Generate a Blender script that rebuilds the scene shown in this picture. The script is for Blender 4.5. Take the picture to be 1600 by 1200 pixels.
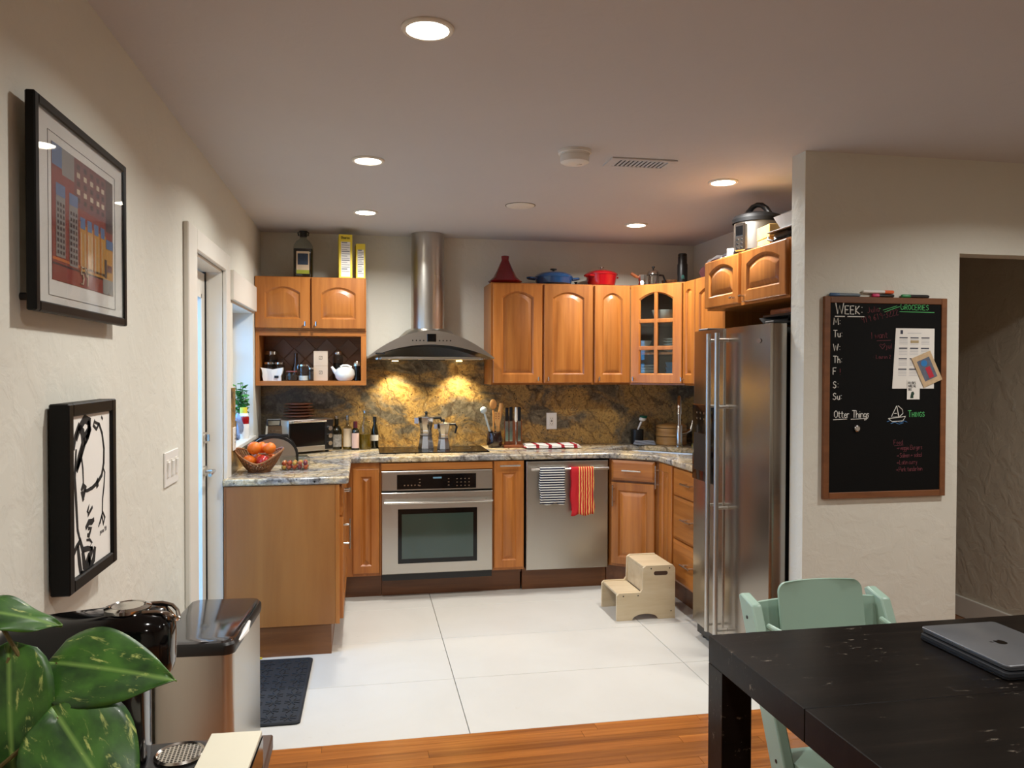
import bpy, bmesh, math, random
from mathutils import Vector, Matrix
random.seed(7)
PI = math.pi
for o in list(bpy.data.objects): bpy.data.objects.remove(o, do_unlink=True)
C = bpy.context.scene.collection
SC = bpy.context.scene
# ------------------------------------------------------------------ camera
H = 1.47
cam_d = bpy.data.cameras.new('camera'); cam = bpy.data.objects.new('camera', cam_d); C.objects.link(cam)
cam_d.sensor_width = 36; cam_d.sensor_fit = 'HORIZONTAL'; cam_d.lens = 1229.0/1600*36; cam_d.clip_start = .05
yaw, pit, rol = math.radians(10.67), math.radians(-1.05), math.radians(-.118)
fw = Vector((math.sin(yaw)*math.cos(pit), math.cos(yaw)*math.cos(pit), math.sin(pit)))
rt = Vector((math.cos(yaw), -math.sin(yaw), 0)); dn = fw.cross(rt)
r2 = math.cos(rol)*rt + math.sin(rol)*dn; d2 = -math.sin(rol)*rt + math.cos(rol)*dn
cam.matrix_world = Matrix(((r2.x, -d2.x, -fw.x, 0), (r2.y, -d2.y, -fw.y, 0), (r2.z, -d2.z, -fw.z, H), (0, 0, 0, 1)))
SC.camera = cam
# ------------------------------------------------------------------ world, exposure
w = bpy.data.worlds.new('dusk_sky'); SC.world = w; w.use_nodes = True
wn = w.node_tree.nodes; wl = w.node_tree.links
bg = wn['Background']; bg.inputs['Color'].default_value = (.30, .58, 1.0, 1); bg.inputs['Strength'].default_value = 6.0
SC.view_settings.view_transform = 'Standard'; SC.view_settings.look = 'None'
SC.view_settings.gamma = 1; SC.view_settings.use_curve_mapping = False
SC.view_settings.exposure = 0.5
LAMP_W = 11.0
LAMP_COL = (1.0, .985, .945)
# room measures
XL, YB, ZC, XR = -.70, 5.69, 2.42, 2.49
YP = 3.127                                   # line of the partition and of the tile / wood change
ZT, ZU0, ZU1 = .915, 1.365, 2.072            # worktop, wall units
YF, YU = 5.06, 5.36                          # base fronts, wall unit fronts

# ------------------------------------------------------------------ materials
def lin(c):
    f = lambda x: (x/12.92 if x <= .04045 else ((x+.055)/1.055)**2.4)
    return tuple(f(v/255) for v in c[:3]) + (1,)
def newmat(name):
    m = bpy.data.materials.new(name); m.use_nodes = True
    nt = m.node_tree; b = nt.nodes['Principled BSDF']
    return m, nt, b
def N(nt, t, **kw):
    n = nt.nodes.new(t)
    for k, v in kw.items():
        if hasattr(n, k): setattr(n, k, v)
        else: n.inputs[k.replace('_', ' ')].default_value = v
    return n
def ramp(nt, stops, fac):
    r = nt.nodes.new('ShaderNodeValToRGB'); e = r.color_ramp.elements
    while len(e) < len(stops): e.new(.5)
    for i, (p, c) in enumerate(stops): e[i].position = p; e[i].color = lin(c) if max(c) > 1 else tuple(c)+(1,)
    nt.links.new(fac, r.inputs[0]); return r.outputs[0]
def coords(nt, kind='Object', scale=(1, 1, 1), rot=(0, 0, 0)):
    mp = nt.nodes.new('ShaderNodeMapping'); mp.inputs['Scale'].default_value = scale; mp.inputs['Rotation'].default_value = rot
    if kind == 'World':
        g = nt.nodes.new('ShaderNodeNewGeometry'); nt.links.new(g.outputs['Position'], mp.inputs[0])
    else:
        t = nt.nodes.new('ShaderNodeTexCoord'); nt.links.new(t.outputs[kind], mp.inputs[0])
    return mp.outputs[0]
def noise(nt, vec, scale, detail=3, rough=.5, dist=0):
    n = N(nt, 'ShaderNodeTexNoise', Scale=scale, Detail=detail, Roughness=rough, Distortion=dist)
    nt.links.new(vec, n.inputs['Vector']); return n.outputs['Fac']
def mixc(nt, a, b, fac, mode='MIX'):
    m = nt.nodes.new('ShaderNodeMix'); m.data_type = 'RGBA'; m.blend_type = mode
    for s, v in ((6, a), (7, b)):
        if hasattr(v, 'is_output'): nt.links.new(v, m.inputs[s])
        else: m.inputs[s].default_value = lin(v) if max(v) > 1 else tuple(v[:3])+(1,)
    if hasattr(fac, 'is_output'): nt.links.new(fac, m.inputs[0])
    else: m.inputs[0].default_value = fac
    return m.outputs[2]
def bump(nt, b, h, strength, dist=.01):
    n = N(nt, 'ShaderNodeBump'); n.inputs['Strength'].default_value = strength; n.inputs['Distance'].default_value = dist
    nt.links.new(h, n.inputs['Height']); nt.links.new(n.outputs[0], b.inputs['Normal'])
def pm(name, col, rough=.5, metal=0, vary=.12, vs=12, bmp=0, bs=60, coat=0, spec=.5, emis=None, es=0):
    """plain procedural material: base colour with a little noise variation and fine relief"""
    m, nt, b = newmat(name)
    v = coords(nt)
    nz = noise(nt, v, vs, 3)
    c = lin(col); d = tuple(x*(1-vary) for x in c[:3])
    nt.links.new(mixc(nt, d, c[:3], nz), b.inputs['Base Color'])
    b.inputs['Roughness'].default_value = rough; b.inputs['Metallic'].default_value = metal
    b.inputs['Specular IOR Level'].default_value = spec; b.inputs['Coat Weight'].default_value = coat
    b.inputs['Coat Roughness'].default_value = .08
    if bmp: bump(nt, b, noise(nt, v, bs, 4), bmp, .004)
    if emis: b.inputs['Emission Color'].default_value = lin(emis); b.inputs['Emission Strength'].default_value = es
    return m
def plaster(name, col, s=.2):
    m, nt, b = newmat(name); v = coords(nt, 'World')
    c = lin(col)[:3]
    nt.links.new(mixc(nt, tuple(x*.95 for x in c), c, noise(nt, v, 3, 3)), b.inputs['Base Color'])
    b.inputs['Roughness'].default_value = .75; b.inputs['Specular IOR Level'].default_value = .3
    a = noise(nt, v, 11, 4, .55, .5); r = ramp(nt, [(.42, (0, 0, 0)), (.62, (1, 1, 1))], a)
    bump(nt, b, r, s, .006); return m
def woodmat(name, c1, c2, rough=.4, gs=(26, 26, 1.6), coat=.1, kind='Object', var=.18, spec=.5):
    m, nt, b = newmat(name); v = coords(nt, kind, gs)
    oi = nt.nodes.new('ShaderNodeObjectInfo')
    ad = nt.nodes.new('ShaderNodeVectorMath'); ad.operation = 'ADD'
    sc = nt.nodes.new('ShaderNodeVectorMath'); sc.operation = 'SCALE'; sc.inputs[0].default_value = (31, 17, 23)
    nt.links.new(oi.outputs['Random'], sc.inputs['Scale']); nt.links.new(v, ad.inputs[0]); nt.links.new(sc.outputs[0], ad.inputs[1])
    f = noise(nt, ad.outputs[0], 1.0, 6, .6, .4)
    col = ramp(nt, [(.3, c2), (.5, tuple((x+y)//2 for x, y in zip(c1, c2))), (.72, c1)], f)
    hs = N(nt, 'ShaderNodeHueSaturation'); nt.links.new(col, hs.inputs['Color'])
    mr = N(nt, 'ShaderNodeMapRange'); mr.inputs['To Min'].default_value = 1-var; mr.inputs['To Max'].default_value = 1+var*.6
    nt.links.new(oi.outputs['Random'], mr.inputs['Value']); nt.links.new(mr.outputs[0], hs.inputs['Value'])
    nt.links.new(hs.outputs[0], b.inputs['Base Color'])
    b.inputs['Roughness'].default_value = rough; b.inputs['Coat Weight'].default_value = coat; b.inputs['Coat Roughness'].default_value = .2
    b.inputs['Specular IOR Level'].default_value = spec
    bump(nt, b, f, .08, .002); return m
def granite(name, gold=.5, top=False):
    m, nt, b = newmat(name)
    v = coords(nt, 'World', (1, 1, 1) if not top else (1, 1.0, 1), (0, math.radians(28), math.radians(20)))
    big = noise(nt, coords(nt, 'World', (1, 1, 1.7), (0, .5, 0)), 1.9, 4, .6, 1.6)
    mid = noise(nt, v, 11, 7, .68, 2.2)
    fine = noise(nt, v, 70, 4, .6)
    if top:
        base = ramp(nt, [(.25, (88, 76, 60)), (.42, (190, 165, 120)), (.55, (226, 206, 168)), (.7, (150, 140, 125)), (.85, (215, 200, 175))], mid)
        alt = ramp(nt, [(.3, (60, 56, 52)), (.5, (150, 146, 140)), (.7, (205, 196, 180))], noise(nt, v, 16, 6, .65, 1.5))
    else:
        base = ramp(nt, [(.25, (84, 60, 34)), (.40, (150, 112, 58)), (.5, (196, 158, 92)), (.6, (140, 108, 64)), (.7, (206, 180, 128)), (.85, (120, 92, 60))], mid)
        alt = ramp(nt, [(.28, (58, 50, 38)), (.5, (104, 94, 76)), (.7, (146, 134, 112))], noise(nt, v, 13, 6, .65, 1.5))
    bf = ramp(nt, [(.44, (0, 0, 0)), (.56, (1, 1, 1))], big)
    col = mixc(nt, base, alt, bf)
    wv = N(nt, 'ShaderNodeTexWave', Scale=2.1, Distortion=11.0, Detail=5.0, **{'Detail_Scale': 1.4}); wv.wave_profile = 'SIN'
    nt.links.new(v, wv.inputs['Vector'])
    vein = ramp(nt, [(0.0, (1, 1, 1)), (.012, (.55, .55, .55)), (.05, (0, 0, 0))], wv.outputs['Fac'])
    vm = N(nt, 'ShaderNodeMath'); vm.operation = 'MULTIPLY'; nt.links.new(vein, vm.inputs[0]); nt.links.new(noise(nt, v, 5, 3), vm.inputs[1])
    col = mixc(nt, col, (58, 36, 20), vm.outputs[0])
    vo = N(nt, 'ShaderNodeTexVoronoi', Scale=34.0); nt.links.new(v, vo.inputs['Vector'])
    sp = ramp(nt, [(.1, (1, 1, 1)), (.2, (0, 0, 0))], vo.outputs['Distance'])
    col = mixc(nt, col, (26, 20, 16), mixc(nt, sp, (0, 0, 0), ramp(nt, [(.48, (1, 1, 1)), (.52, (0, 0, 0))], mid)))
    col = mixc(nt, col, ramp(nt, [(.38, (.3, .3, .3)), (.58, (1, 1, 1))], fine), .4, 'MULTIPLY')
    nt.links.new(col, b.inputs['Base Color']); b.inputs['Roughness'].default_value = .22 if top else .3
    return m
def steel(name, col=(196, 192, 184), rough=.24, gs=(4, 4, 260), st=.012):
    m, nt, b = newmat(name); v = coords(nt, 'Object', gs)
    f = noise(nt, v, 1, 3)
    c = lin(col)[:3]; nt.links.new(mixc(nt, tuple(x*.95 for x in c), c, f), b.inputs['Base Color'])
    b.inputs['Metallic'].default_value = 1
    mr = N(nt, 'ShaderNodeMapRange'); mr.inputs['To Min'].default_value = rough-.02; mr.inputs['To Max'].default_value = rough+.03
    nt.links.new(f, mr.inputs['Value']); nt.links.new(mr.outputs[0], b.inputs['Roughness'])
    bump(nt, b, f, st, .001); return m
def thinglass(name, tint=(235, 240, 240), rough=.02, amt=.10):
    m = bpy.data.materials.new(name); m.use_nodes = True; nt = m.node_tree
    nt.nodes.clear(); out = nt.nodes.new('ShaderNodeOutputMaterial')
    tr = nt.nodes.new('ShaderNodeBsdfTransparent'); gl = nt.nodes.new('ShaderNodeBsdfGlossy')
    v = coords(nt); nt.links.new(mixc(nt, tint, tuple(int(x*.97) for x in tint), noise(nt, v, 5)), tr.inputs[0])
    gl.inputs['Roughness'].default_value = rough
    fr = nt.nodes.new('ShaderNodeLayerWeight'); fr.inputs[0].default_value = .5
    pw_ = nt.nodes.new('ShaderNodeMath'); pw_.operation = 'POWER'; pw_.inputs[1].default_value = 5; nt.links.new(fr.outputs['Facing'], pw_.inputs[0])
    ad = nt.nodes.new('ShaderNodeMath'); ad.operation = 'MULTIPLY_ADD'; ad.use_clamp = True; ad.inputs[1].default_value = .9; ad.inputs[2].default_value = amt*.5
    nt.links.new(pw_.outputs[0], ad.inputs[0])
    mx = nt.nodes.new('ShaderNodeMixShader'); nt.links.new(ad.outputs[0], mx.inputs[0])
    nt.links.new(tr.outputs[0], mx.inputs[1]); nt.links.new(gl.outputs[0], mx.inputs[2]); nt.links.new(mx.outputs[0], out.inputs[0])
    return m
M = {}
M['wall'] = plaster('wall_plaster', (219, 217, 205))
M['ceil'] = plaster('ceiling_plaster', (200, 197, 196), .1)
M['hallwall'] = plaster('hall_plaster', (206, 196, 178), .4)
M['trim'] = pm('white_trim_paint', (228, 224, 214), .4, vary=.05)
M['cab'] = woodmat('honey_maple', (188, 120, 54), (152, 88, 32))
M['cabh'] = woodmat('honey_maple_horizontal', (188, 120, 54), (152, 88, 32), gs=(1.6, 26, 26))
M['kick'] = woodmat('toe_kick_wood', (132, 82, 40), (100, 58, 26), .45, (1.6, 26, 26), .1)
M['cabin'] = pm('cabinet_interior', (196, 150, 98), .6)
M['endpan'] = woodmat('end_panel_maple', (166, 108, 52), (146, 90, 40), .4, (9, 9, .8), .2)
M['splash'] = granite('golden_granite_splash')
M['granite'] = granite('golden_granite_top', top=True)
M['steel'] = steel('brushed_steel', gs=(260, 260, 3), rough=.33)
M['fsteel'] = steel('refrigerator_steel', (168, 162, 154), .22, (3, 3, 200))
M['steelh'] = steel('brushed_steel_horizontal', gs=(3, 3, 260), rough=.3)
M['chrome'] = pm('satin_nickel', (205, 200, 192), .2, 1, .05)
M['polished'] = pm('polished_steel', (215, 212, 206), .09, 1, .06)
M['alu'] = pm('cast_aluminium', (200, 200, 200), .22, 1, .1)
M['blackgl'] = pm('black_glass', (8, 8, 9), .1, vary=.1, spec=.35)
M['black'] = pm('black_plastic', (18, 18, 19), .4)
M['blackgloss'] = pm('black_gloss_plastic', (6, 6, 7), .1, coat=.15, spec=.4)
M['rubber'] = pm('black_rubber', (24, 27, 33), .75, vary=.3, bmp=.2)
M['white'] = pm('white_plastic', (232, 230, 224), .4, vary=.04)
M['ceramic'] = pm('white_ceramic', (236, 234, 226), .15, vary=.03, coat=.4)
M['paper'] = pm('white_paper', (236, 233, 226), .8, vary=.04)
M['glass'] = thinglass('clear_thin_glass')
M['pglass'] = thinglass('picture_glass', (250, 250, 250), .01, .07)
M['wglass'] = thinglass('window_glass', (215, 236, 245), .02, .08)
M['cabglass'] = thinglass('cabinet_glass', (232, 238, 238), .02, .08)
M['smoke'] = thinglass('oven_window_glass', (40, 48, 46), .03, .14)
M['olive'] = pm('olive_oil', (120, 92, 20), .1, coat=.5)
M['darkbottle'] = pm('dark_green_bottle', (22, 24, 14), .08, coat=.6)
M['red'] = pm('red_enamel', (158, 12, 24), .14, vary=.1, coat=.7)
M['redlid'] = pm('deep_red_glaze', (120, 10, 22), .2, vary=.15, coat=.4)
M['blue'] = pm('blue_enamel', (34, 76, 124), .14, vary=.25, coat=.7)
M['sage'] = pm('sage_lacquer', (150, 176, 160), .35, vary=.05)
M['birch'] = woodmat('pale_birch', (212, 194, 162), (194, 172, 136), .45, (3, 20, 20), .1, var=.05)
M['teak'] = woodmat('brown_wood', (150, 84, 44), (110, 56, 26), .5, (20, 20, 2), .05)
M['bamboo'] = woodmat('bamboo', (190, 146, 84), (160, 112, 56), .55, (4, 4, 40), .05)
M['spoon'] = woodmat('spoon_wood', (216, 164, 98), (186, 130, 68), .55, (20, 20, 2), 0)
M['oak'] = woodmat('oak_floor', (182, 112, 48), (130, 72, 26), .24, (1.2, 30, 30), .5, 'World', .3)
M['boardframe'] = woodmat('chalkboard_frame_wood', (130, 80, 44), (100, 58, 28), .45, (4, 20, 20), .1)
M['plate'] = woodmat('brown_plate', (150, 96, 66), (104, 62, 42), .4, (4, 4, 4), .1)
M['wicker'] = woodmat('wicker', (158, 108, 62), (100, 60, 32), .6, (30, 30, 30), 0)
M['board'] = pm('chalkboard', (11, 11, 11), .7, vary=.35, vs=5, spec=.15)
M['chalk'] = pm('white_chalk', (236, 236, 230), .9, vary=.25, vs=200)
M['gchalk'] = pm('green_chalk', (96, 200, 120), .9, vary=.25, vs=200)
M['rchalk'] = pm('red_chalk', (128, 66, 74), .9, vary=.35, vs=200)
M['bchalk'] = pm('blue_chalk', (70, 130, 190), .9, vary=.25, vs=200)
M['navy'] = pm('navy_cloth', (30, 36, 60), .9)
M['redcloth'] = pm('red_cloth', (186, 28, 36), .9, bmp=.2, bs=300)
M['yellow'] = pm('yellow_thread', (232, 190, 90), .8)
M['maroon'] = pm('maroon_cloth', (74, 26, 34), .85)
M['cereal'] = pm('yellow_carton', (238, 214, 62), .5)
M['card'] = pm('beige_carton', (208, 186, 160), .7)
M['leaf2'] = pm('basil_leaf', (86, 150, 60), .5, vary=.3)
M['orange'] = pm('orange_peel', (238, 120, 24), .45, vary=.2, bmp=.25, bs=180)
M['apple'] = pm('red_apple_skin', (196, 44, 40), .25, vary=.5, vs=20, coat=.3)
M['tomato'] = pm('small_tomato', (214, 92, 40), .2, vary=.4, vs=8)
M['tomato2'] = pm('yellow_tomato', (230, 180, 80), .2, vary=.3)
M['tomato3'] = pm('dark_red_grape', (128, 26, 44), .2, vary=.3)
M['label'] = pm('cream_label', (226, 206, 176), .7)
M['pinklabel'] = pm('pale_pink_label', (222, 190, 178), .7)
M['greenblue'] = pm('steel_blue_plastic', (110, 166, 210), .4)
M['laptop'] = pm('space_grey_aluminium', (122, 124, 128), .34, .7, .05)
M['terracotta'] = pm('pot_ceramic', (212, 206, 196), .5)
M['soil'] = pm('potting_soil', (40, 28, 20), .95, bmp=.6, bs=90)
M['stem'] = pm('brown_green_stem', (96, 84, 40), .6)
M['bag'] = pm('silver_foil_bag', (200, 196, 196), .3, .6, .3)
M['dispbrown'] = pm('walnut_console', (74, 48, 32), .45)
M['lens'] = pm('lamp_diffuser', (255, 250, 240), .5, emis=(255, 244, 225), es=14)
M['hoodlens'] = pm('hood_lamp_lens', (255, 240, 200), .5, emis=(255, 214, 130), es=14)
# dark table with scuffed, worn spots
m, nt, b = newmat('espresso_table'); v = coords(nt, 'World', (1.5, 30, 30))
g = noise(nt, v, 1, 5, .6)
col = ramp(nt, [(.3, (13, 10, 8)), (.6, (22, 17, 14)), (.8, (34, 28, 23))], g)
sc_ = noise(nt, coords(nt, 'World', (7, 20, 10)), 3, 8, .75)
col = mixc(nt, col, (150, 138, 124), mixc(nt, (0, 0, 0), ramp(nt, [(.60, (0, 0, 0)), (.65, (.6, .6, .6))], sc_), ramp(nt, [(.50, (0, 0, 0)), (.58, (1, 1, 1))], noise(nt, coords(nt, 'World'), 5, 2))))
nt.links.new(col, b.inputs['Base Color']); b.inputs['Roughness'].default_value = .3; b.inputs['Specular IOR Level'].default_value = .1; bump(nt, b, g, .12, .002); M['table'] = m
# porcelain floor tile
m, nt, b = newmat('pale_stone_tile'); v = coords(nt, 'World', (1, 1, 1))
col = mixc(nt, (192, 188, 179), (206, 203, 195), noise(nt, v, 2.2, 6, .6, .8))
col = mixc(nt, col, (178, 170, 154), ramp(nt, [(.66, (0, 0, 0)), (.74, (.6, .6, .6))], noise(nt, v, 16, 5, .7)))
nt.links.new(col, b.inputs['Base Color']); b.inputs['Roughness'].default_value = .42; M['tile'] = m
M['grout'] = pm('grout', (120, 112, 100), .9)
# brown diamond tile
M['dtile'] = pm('brown_wall_tile', (150, 108, 74), .4, vary=.4, vs=8)
# variegated pothos leaf
m, nt, b = newmat('pothos_leaf'); v = coords(nt, 'Generated', (1, 1, 1))
vv = coords(nt, 'Object', (26, 95, 20), (0, 0, .5)); s_ = noise(nt, vv, 1, 6, .7, .6)
col = mixc(nt, (22, 56, 18), (62, 106, 34), ramp(nt, [(.35, (0, 0, 0)), (.65, (1, 1, 1))], noise(nt, coords(nt, 'Object', (22, 30, 9)), 1, 4)))
sxy = nt.nodes.new('ShaderNodeSeparateXYZ'); nt.links.new(coords(nt), sxy.inputs[0]); ab = N(nt, 'ShaderNodeMath'); ab.operation = 'ABSOLUTE'; nt.links.new(sxy.outputs[1], ab.inputs[0])
col = mixc(nt, col, (120, 156, 74), ramp(nt, [(.0008, (.8, .8, .8)), (.0022, (0, 0, 0))], ab.outputs[0]))
col = mixc(nt, col, (196, 204, 116), ramp(nt, [(.58, (0, 0, 0)), (.68, (.8, .8, .8))], s_))
nt.links.new(col, b.inputs['Base Color']); b.inputs['Roughness'].default_value = .42; b.inputs['Coat Weight'].default_value = .08
M['leaf'] = m

# ------------------------------------------------------------------ mesh helpers
class MB:
    def __init__(s): s.v = []; s.f = []; s.mi = []; s.k = 0
    def add(s, vs, fs, T=None):
        n = len(s.v)
        s.v += [tuple(T @ Vector(p)) for p in vs] if T is not None else [tuple(p) for p in vs]
        s.f += [tuple(i+n for i in f) for f in fs]; s.mi += [s.k]*len(fs); return s
    def box(s, x0, x1, y0, y1, z0, z1, bev=0, seg=1, T=None):
        x0, x1 = min(x0, x1), max(x0, x1); y0, y1 = min(y0, y1), max(y0, y1); z0, z1 = min(z0, z1), max(z0, z1)
        if bev <= 0:
            vs = [(x, y, z) for z in (z0, z1) for y in (y0, y1) for x in (x0, x1)]
            return s.add(vs, [(0, 2, 3, 1), (4, 5, 7, 6), (0, 1, 5, 4), (2, 6, 7, 3), (0, 4, 6, 2), (1, 3, 7, 5)], T)
        bm = bmesh.new(); bmesh.ops.create_cube(bm, size=1)
        for q in bm.verts: q.co = Vector(((x0+x1)/2+q.co.x*(x1-x0), (y0+y1)/2+q.co.y*(y1-y0), (z0+z1)/2+q.co.z*(z1-z0)))
        bmesh.ops.bevel(bm, geom=list(bm.edges), offset=bev, segments=seg, profile=.5, affect='EDGES')
        s.bm(bm, T); bm.free(); return s
    def bm(s, bm, T=None):
        bm.verts.index_update(); return s.add([q.co.copy() for q in bm.verts], [[q.index for q in f.verts] for f in bm.faces], T)
    def ring(s, loops, cap0=True, cap1=True, close=True, T=None):
        n = len(loops[0]); vs = [p for l in loops for p in l]; fs = []
        for i in range(len(loops)-1):
            for j in range(n if close else n-1):
                k = (j+1) % n; fs.append((i*n+j, i*n+k, (i+1)*n+k, (i+1)*n+j))
        if cap0: fs.append(tuple(range(n))[::-1])
        if cap1: fs.append(tuple((len(loops)-1)*n+j for j in range(n)))
        return s.add(vs, fs, T)
    def tube(s, pts, r, n=8, closed=False, T=None):
        P = [Vector(p) for p in pts]; m = len(P); R = r if isinstance(r, (list, tuple)) else [r]*m
        tang = []
        for i in range(m):
            a = P[(i-1) % m] if (closed or i > 0) else P[i]; c = P[(i+1) % m] if (closed or i < m-1) else P[i]
            tang.append((c-a).normalized() if (c-a).length > 1e-9 else Vector((0, 0, 1)))
        u = tang[0].orthogonal().normalized(); loops = []
        for i in range(m):
            t = tang[i]; u = (u - t*u.dot(t)); u = u.normalized() if u.length > 1e-6 else t.orthogonal().normalized(); q = t.cross(u)
            loops.append([P[i]+R[i]*(math.cos(2*PI*j/n)*u+math.sin(2*PI*j/n)*q) for j in range(n)])
        if closed: loops.append(loops[0])
        return s.ring(loops, not closed, not closed, T=T)
    def cyl(s, p0, p1, r0, r1=None, n=20, T=None): return s.tube([p0, p1], [r0, r0 if r1 is None else r1], n, T=T)
    def lathe(s, prof, c=(0, 0, 0), n=28, T=None, sx=1, sy=1):
        loops = [[(c[0]+r*sx*math.cos(2*PI*j/n), c[1]+r*sy*math.sin(2*PI*j/n), c[2]+z) for j in range(n)] for r, z in [(max(r, 1e-4), z) for r, z in prof]]
        return s.ring(loops, prof[0][0] <= 1e-4, prof[-1][0] <= 1e-4, T=T)
    def prism(s, poly, z0, z1, T=None):
        n = len(poly); return s.ring([[(x, y, z0) for x, y in poly], [(x, y, z1) for x, y in poly]], T=T)
    def ball(s, c, r, n=16, T=None):
        rx, ry, rz = (r, r, r) if not isinstance(r, tuple) else r; m = n//2
        loops = [[(c[0]+rx*math.sin(PI*i/m)*math.cos(2*PI*j/n), c[1]+ry*math.sin(PI*i/m)*math.sin(2*PI*j/n), c[2]-rz*math.cos(PI*i/m)) for j in range(n)] for i in range(1, m)]
        loops = [[(c[0], c[1], c[2]-rz)]*n if False else [(c[0]+1e-4*math.cos(2*PI*j/n), c[1]+1e-4*math.sin(2*PI*j/n), c[2]-rz) for j in range(n)]] + loops + [[(c[0]+1e-4*math.cos(2*PI*j/n), c[1]+1e-4*math.sin(2*PI*j/n), c[2]+rz) for j in range(n)]]
        return s.ring(loops, T=T)
    def mesh(s, name, mats, ang=35):
        me = bpy.data.meshes.new(name); me.from_pydata(s.v, [], s.f)
        for mt in (mats if isinstance(mats, list) else [mats]): me.materials.append(M[mt] if isinstance(mt, str) else mt)
        for i, p in enumerate(me.polygons): p.use_smooth = True; p.material_index = s.mi[i]
        bmx = bmesh.new(); bmx.from_mesh(me); bmesh.ops.recalc_face_normals(bmx, faces=bmx.faces); bmx.to_mesh(me); bmx.free()
        me.set_sharp_from_angle(angle=math.radians(ang)); me.update(); return me
    def build(s, name, mat, parent=None, ang=35):
        return link(name, s.mesh(name, mat, ang), parent)
WORLD = set()
def link(name, me, parent=None):
    o = bpy.data.objects.new(name, me); C.objects.link(o)
    if parent is not None:
        o.parent = parent
        if parent.name in WORLD: o.location = -parent.location
    return o
def tag(o, label, cat, group=None):
    o['label'] = label; o['category'] = cat
    if group: o['group'] = group
    return o
def thing(name, label, cat, loc=(0, 0, 0), rz=0, group=None, world=False):
    o = bpy.data.objects.new(name, None); C.objects.link(o); o.empty_display_size = .05
    o.location = loc; o.rotation_euler = (0, 0, rz)
    if world: WORLD.add(o.name)
    return tag(o, label, cat, group)
def struct(o): o['kind'] = 'structure'; return o
def dup(root, loc, rz=0, label=None, group=None):
    r = root.copy(); C.objects.link(r); r.location = loc; r.rotation_euler = (0, 0, rz)
    if label: r['label'] = label
    if group: r['group'] = group
    for ch in list(root.children):
        c = ch.copy(); C.objects.link(c); c.parent = r
        for g in ch.children:
            d = g.copy(); C.objects.link(d); d.parent = c
    return r
def arc(cx, cz, r, a0, a1, n):
    return [(cx+r*math.cos(a0+(a1-a0)*i/n), cz+r*math.sin(a0+(a1-a0)*i/n)) for i in range(n+1)]
def rrect(x0, x1, y0, y1, r, n=5):
    p = []
    for cx, cy, a in ((x1-r, y1-r, 0), (x0+r, y1-r, PI/2), (x0+r, y0+r, PI), (x1-r, y0+r, 1.5*PI)): p += arc(cx, cy, r, a, a+PI/2, n)
    return p
XZ = lambda y: Matrix(((1, 0, 0, 0), (0, 0, 1, y), (0, 1, 0, 0), (0, 0, 0, 1)))       # polygon (x,z), extrude along y
YZ = lambda x: Matrix(((0, 0, 1, x), (1, 0, 0, 0), (0, 1, 0, 0), (0, 0, 0, 1)))       # polygon (y,z), extrude along x

# ================================================================== SETTING
floor = struct(MB().box(-3, 6, -4, 7, -.1, -.013).build('floor', 'grout'))
tx = [XL, .42, 1.577, XR]; ty = [YP, 3.70, 4.272, 4.845, 5.42, YB]
for i in range(3):
    for j in range(5):
        MB().box(tx[i]+.0015, tx[i+1]-.0015, ty[j]+.0015, ty[j+1]-.0015, -.012, 0, .001).build('tile', 'tile', floor)
plank = MB().box(0, 1, 0, .0562, -.014, 0).mesh('plank', 'oak')
y = YP-.057; rows = 0; cnt = 0
while rows < 40 and cnt < 290:
    x = XL - random.random()*.5
    while x < 3.5 and cnt < 296:
        L = random.choice((.45, .7, .9, 1.1, 1.3)); x0 = max(x, XL); x1 = min(x+L, 3.52)
        if x1-x0 > .05:
            p = link('plank', plank, floor); p.location = (x0+.0006, y, 0); p.scale = (x1-x0-.0012, 1, 1); cnt += 1
        x += L
    y -= .0572; rows += 1
yrest = y+.0572
rest = MB()
yy = yrest-.0572
while yy > -2.6:
    x = XL
    while x < 3.5:
        L = random.choice((.7, .9, 1.1, 1.3)); rest.box(x, min(x+L, 3.52)-.0012, yy, yy+.0562, -.014, 0); x += L
    yy -= .0572
o = rest.build('plank', 'oak', floor); o['kind'] = 'stuff'
hf = MB()
yy = YP
while yy < 6.2:
    hf.box(2.66, 3.52, yy, yy+.0562, -.014, 0); yy += .0572
o = hf.build('plank', 'oak', floor); o['kind'] = 'stuff'
struct(MB().box(XL-.25, 3.9, -3, YB+.8, ZC, ZC+.12).build('ceiling', 'ceil'))
# left wall with door and window openings
DY0, DY1, DZ = 3.46, 4.17, 1.965
WY0, WY1, WZ0, WZ1 = 4.47, 5.29, 1.03, 1.84
wl_ = MB(); x0, x1 = XL-.2, XL
wl_.box(x0, x1, -3, DY0, 0, ZC).box(x0, x1, DY0, DY1, DZ, ZC).box(x0, x1, DY1, WY0, 0, ZC)
wl_.box(x0, x1, WY0, WY1, WZ1, ZC).box(x0, x1, WY0, WY1, 0, WZ0).box(x0, x1, WY1, YB+.2, 0, ZC)
struct(wl_.build('wall_left', 'wall'))
struct(MB().box(XL, XR, YB, YB+.15, 0, ZC).build('wall_back', 'wall'))
struct(MB().box(XR, XR+.12, YP+.108, 6.2, 0, ZC).build('wall_right', 'wall'))
pw = MB().prism([(1.88, 0), (2.645, 0), (2.645, 1.998), (3.52, 1.998), (3.52, ZC), (1.88, ZC)], YP, YP+.108, XZ(0))
struct(pw.build('wall_partition', 'wall'))
struct(MB().box(3.52, 3.65, -3, 6.5, 0, ZC).build('wall_hall', 'hallwall'))
struct(MB().box(XR+.12, 3.52, 6.2, 6.3, 0, ZC).build('wall_hall_end', 'hallwall'))
struct(MB().box(XL-.2, 3.65, -3.12, -3, 0, ZC).build('wall_rear', 'wall'))
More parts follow.
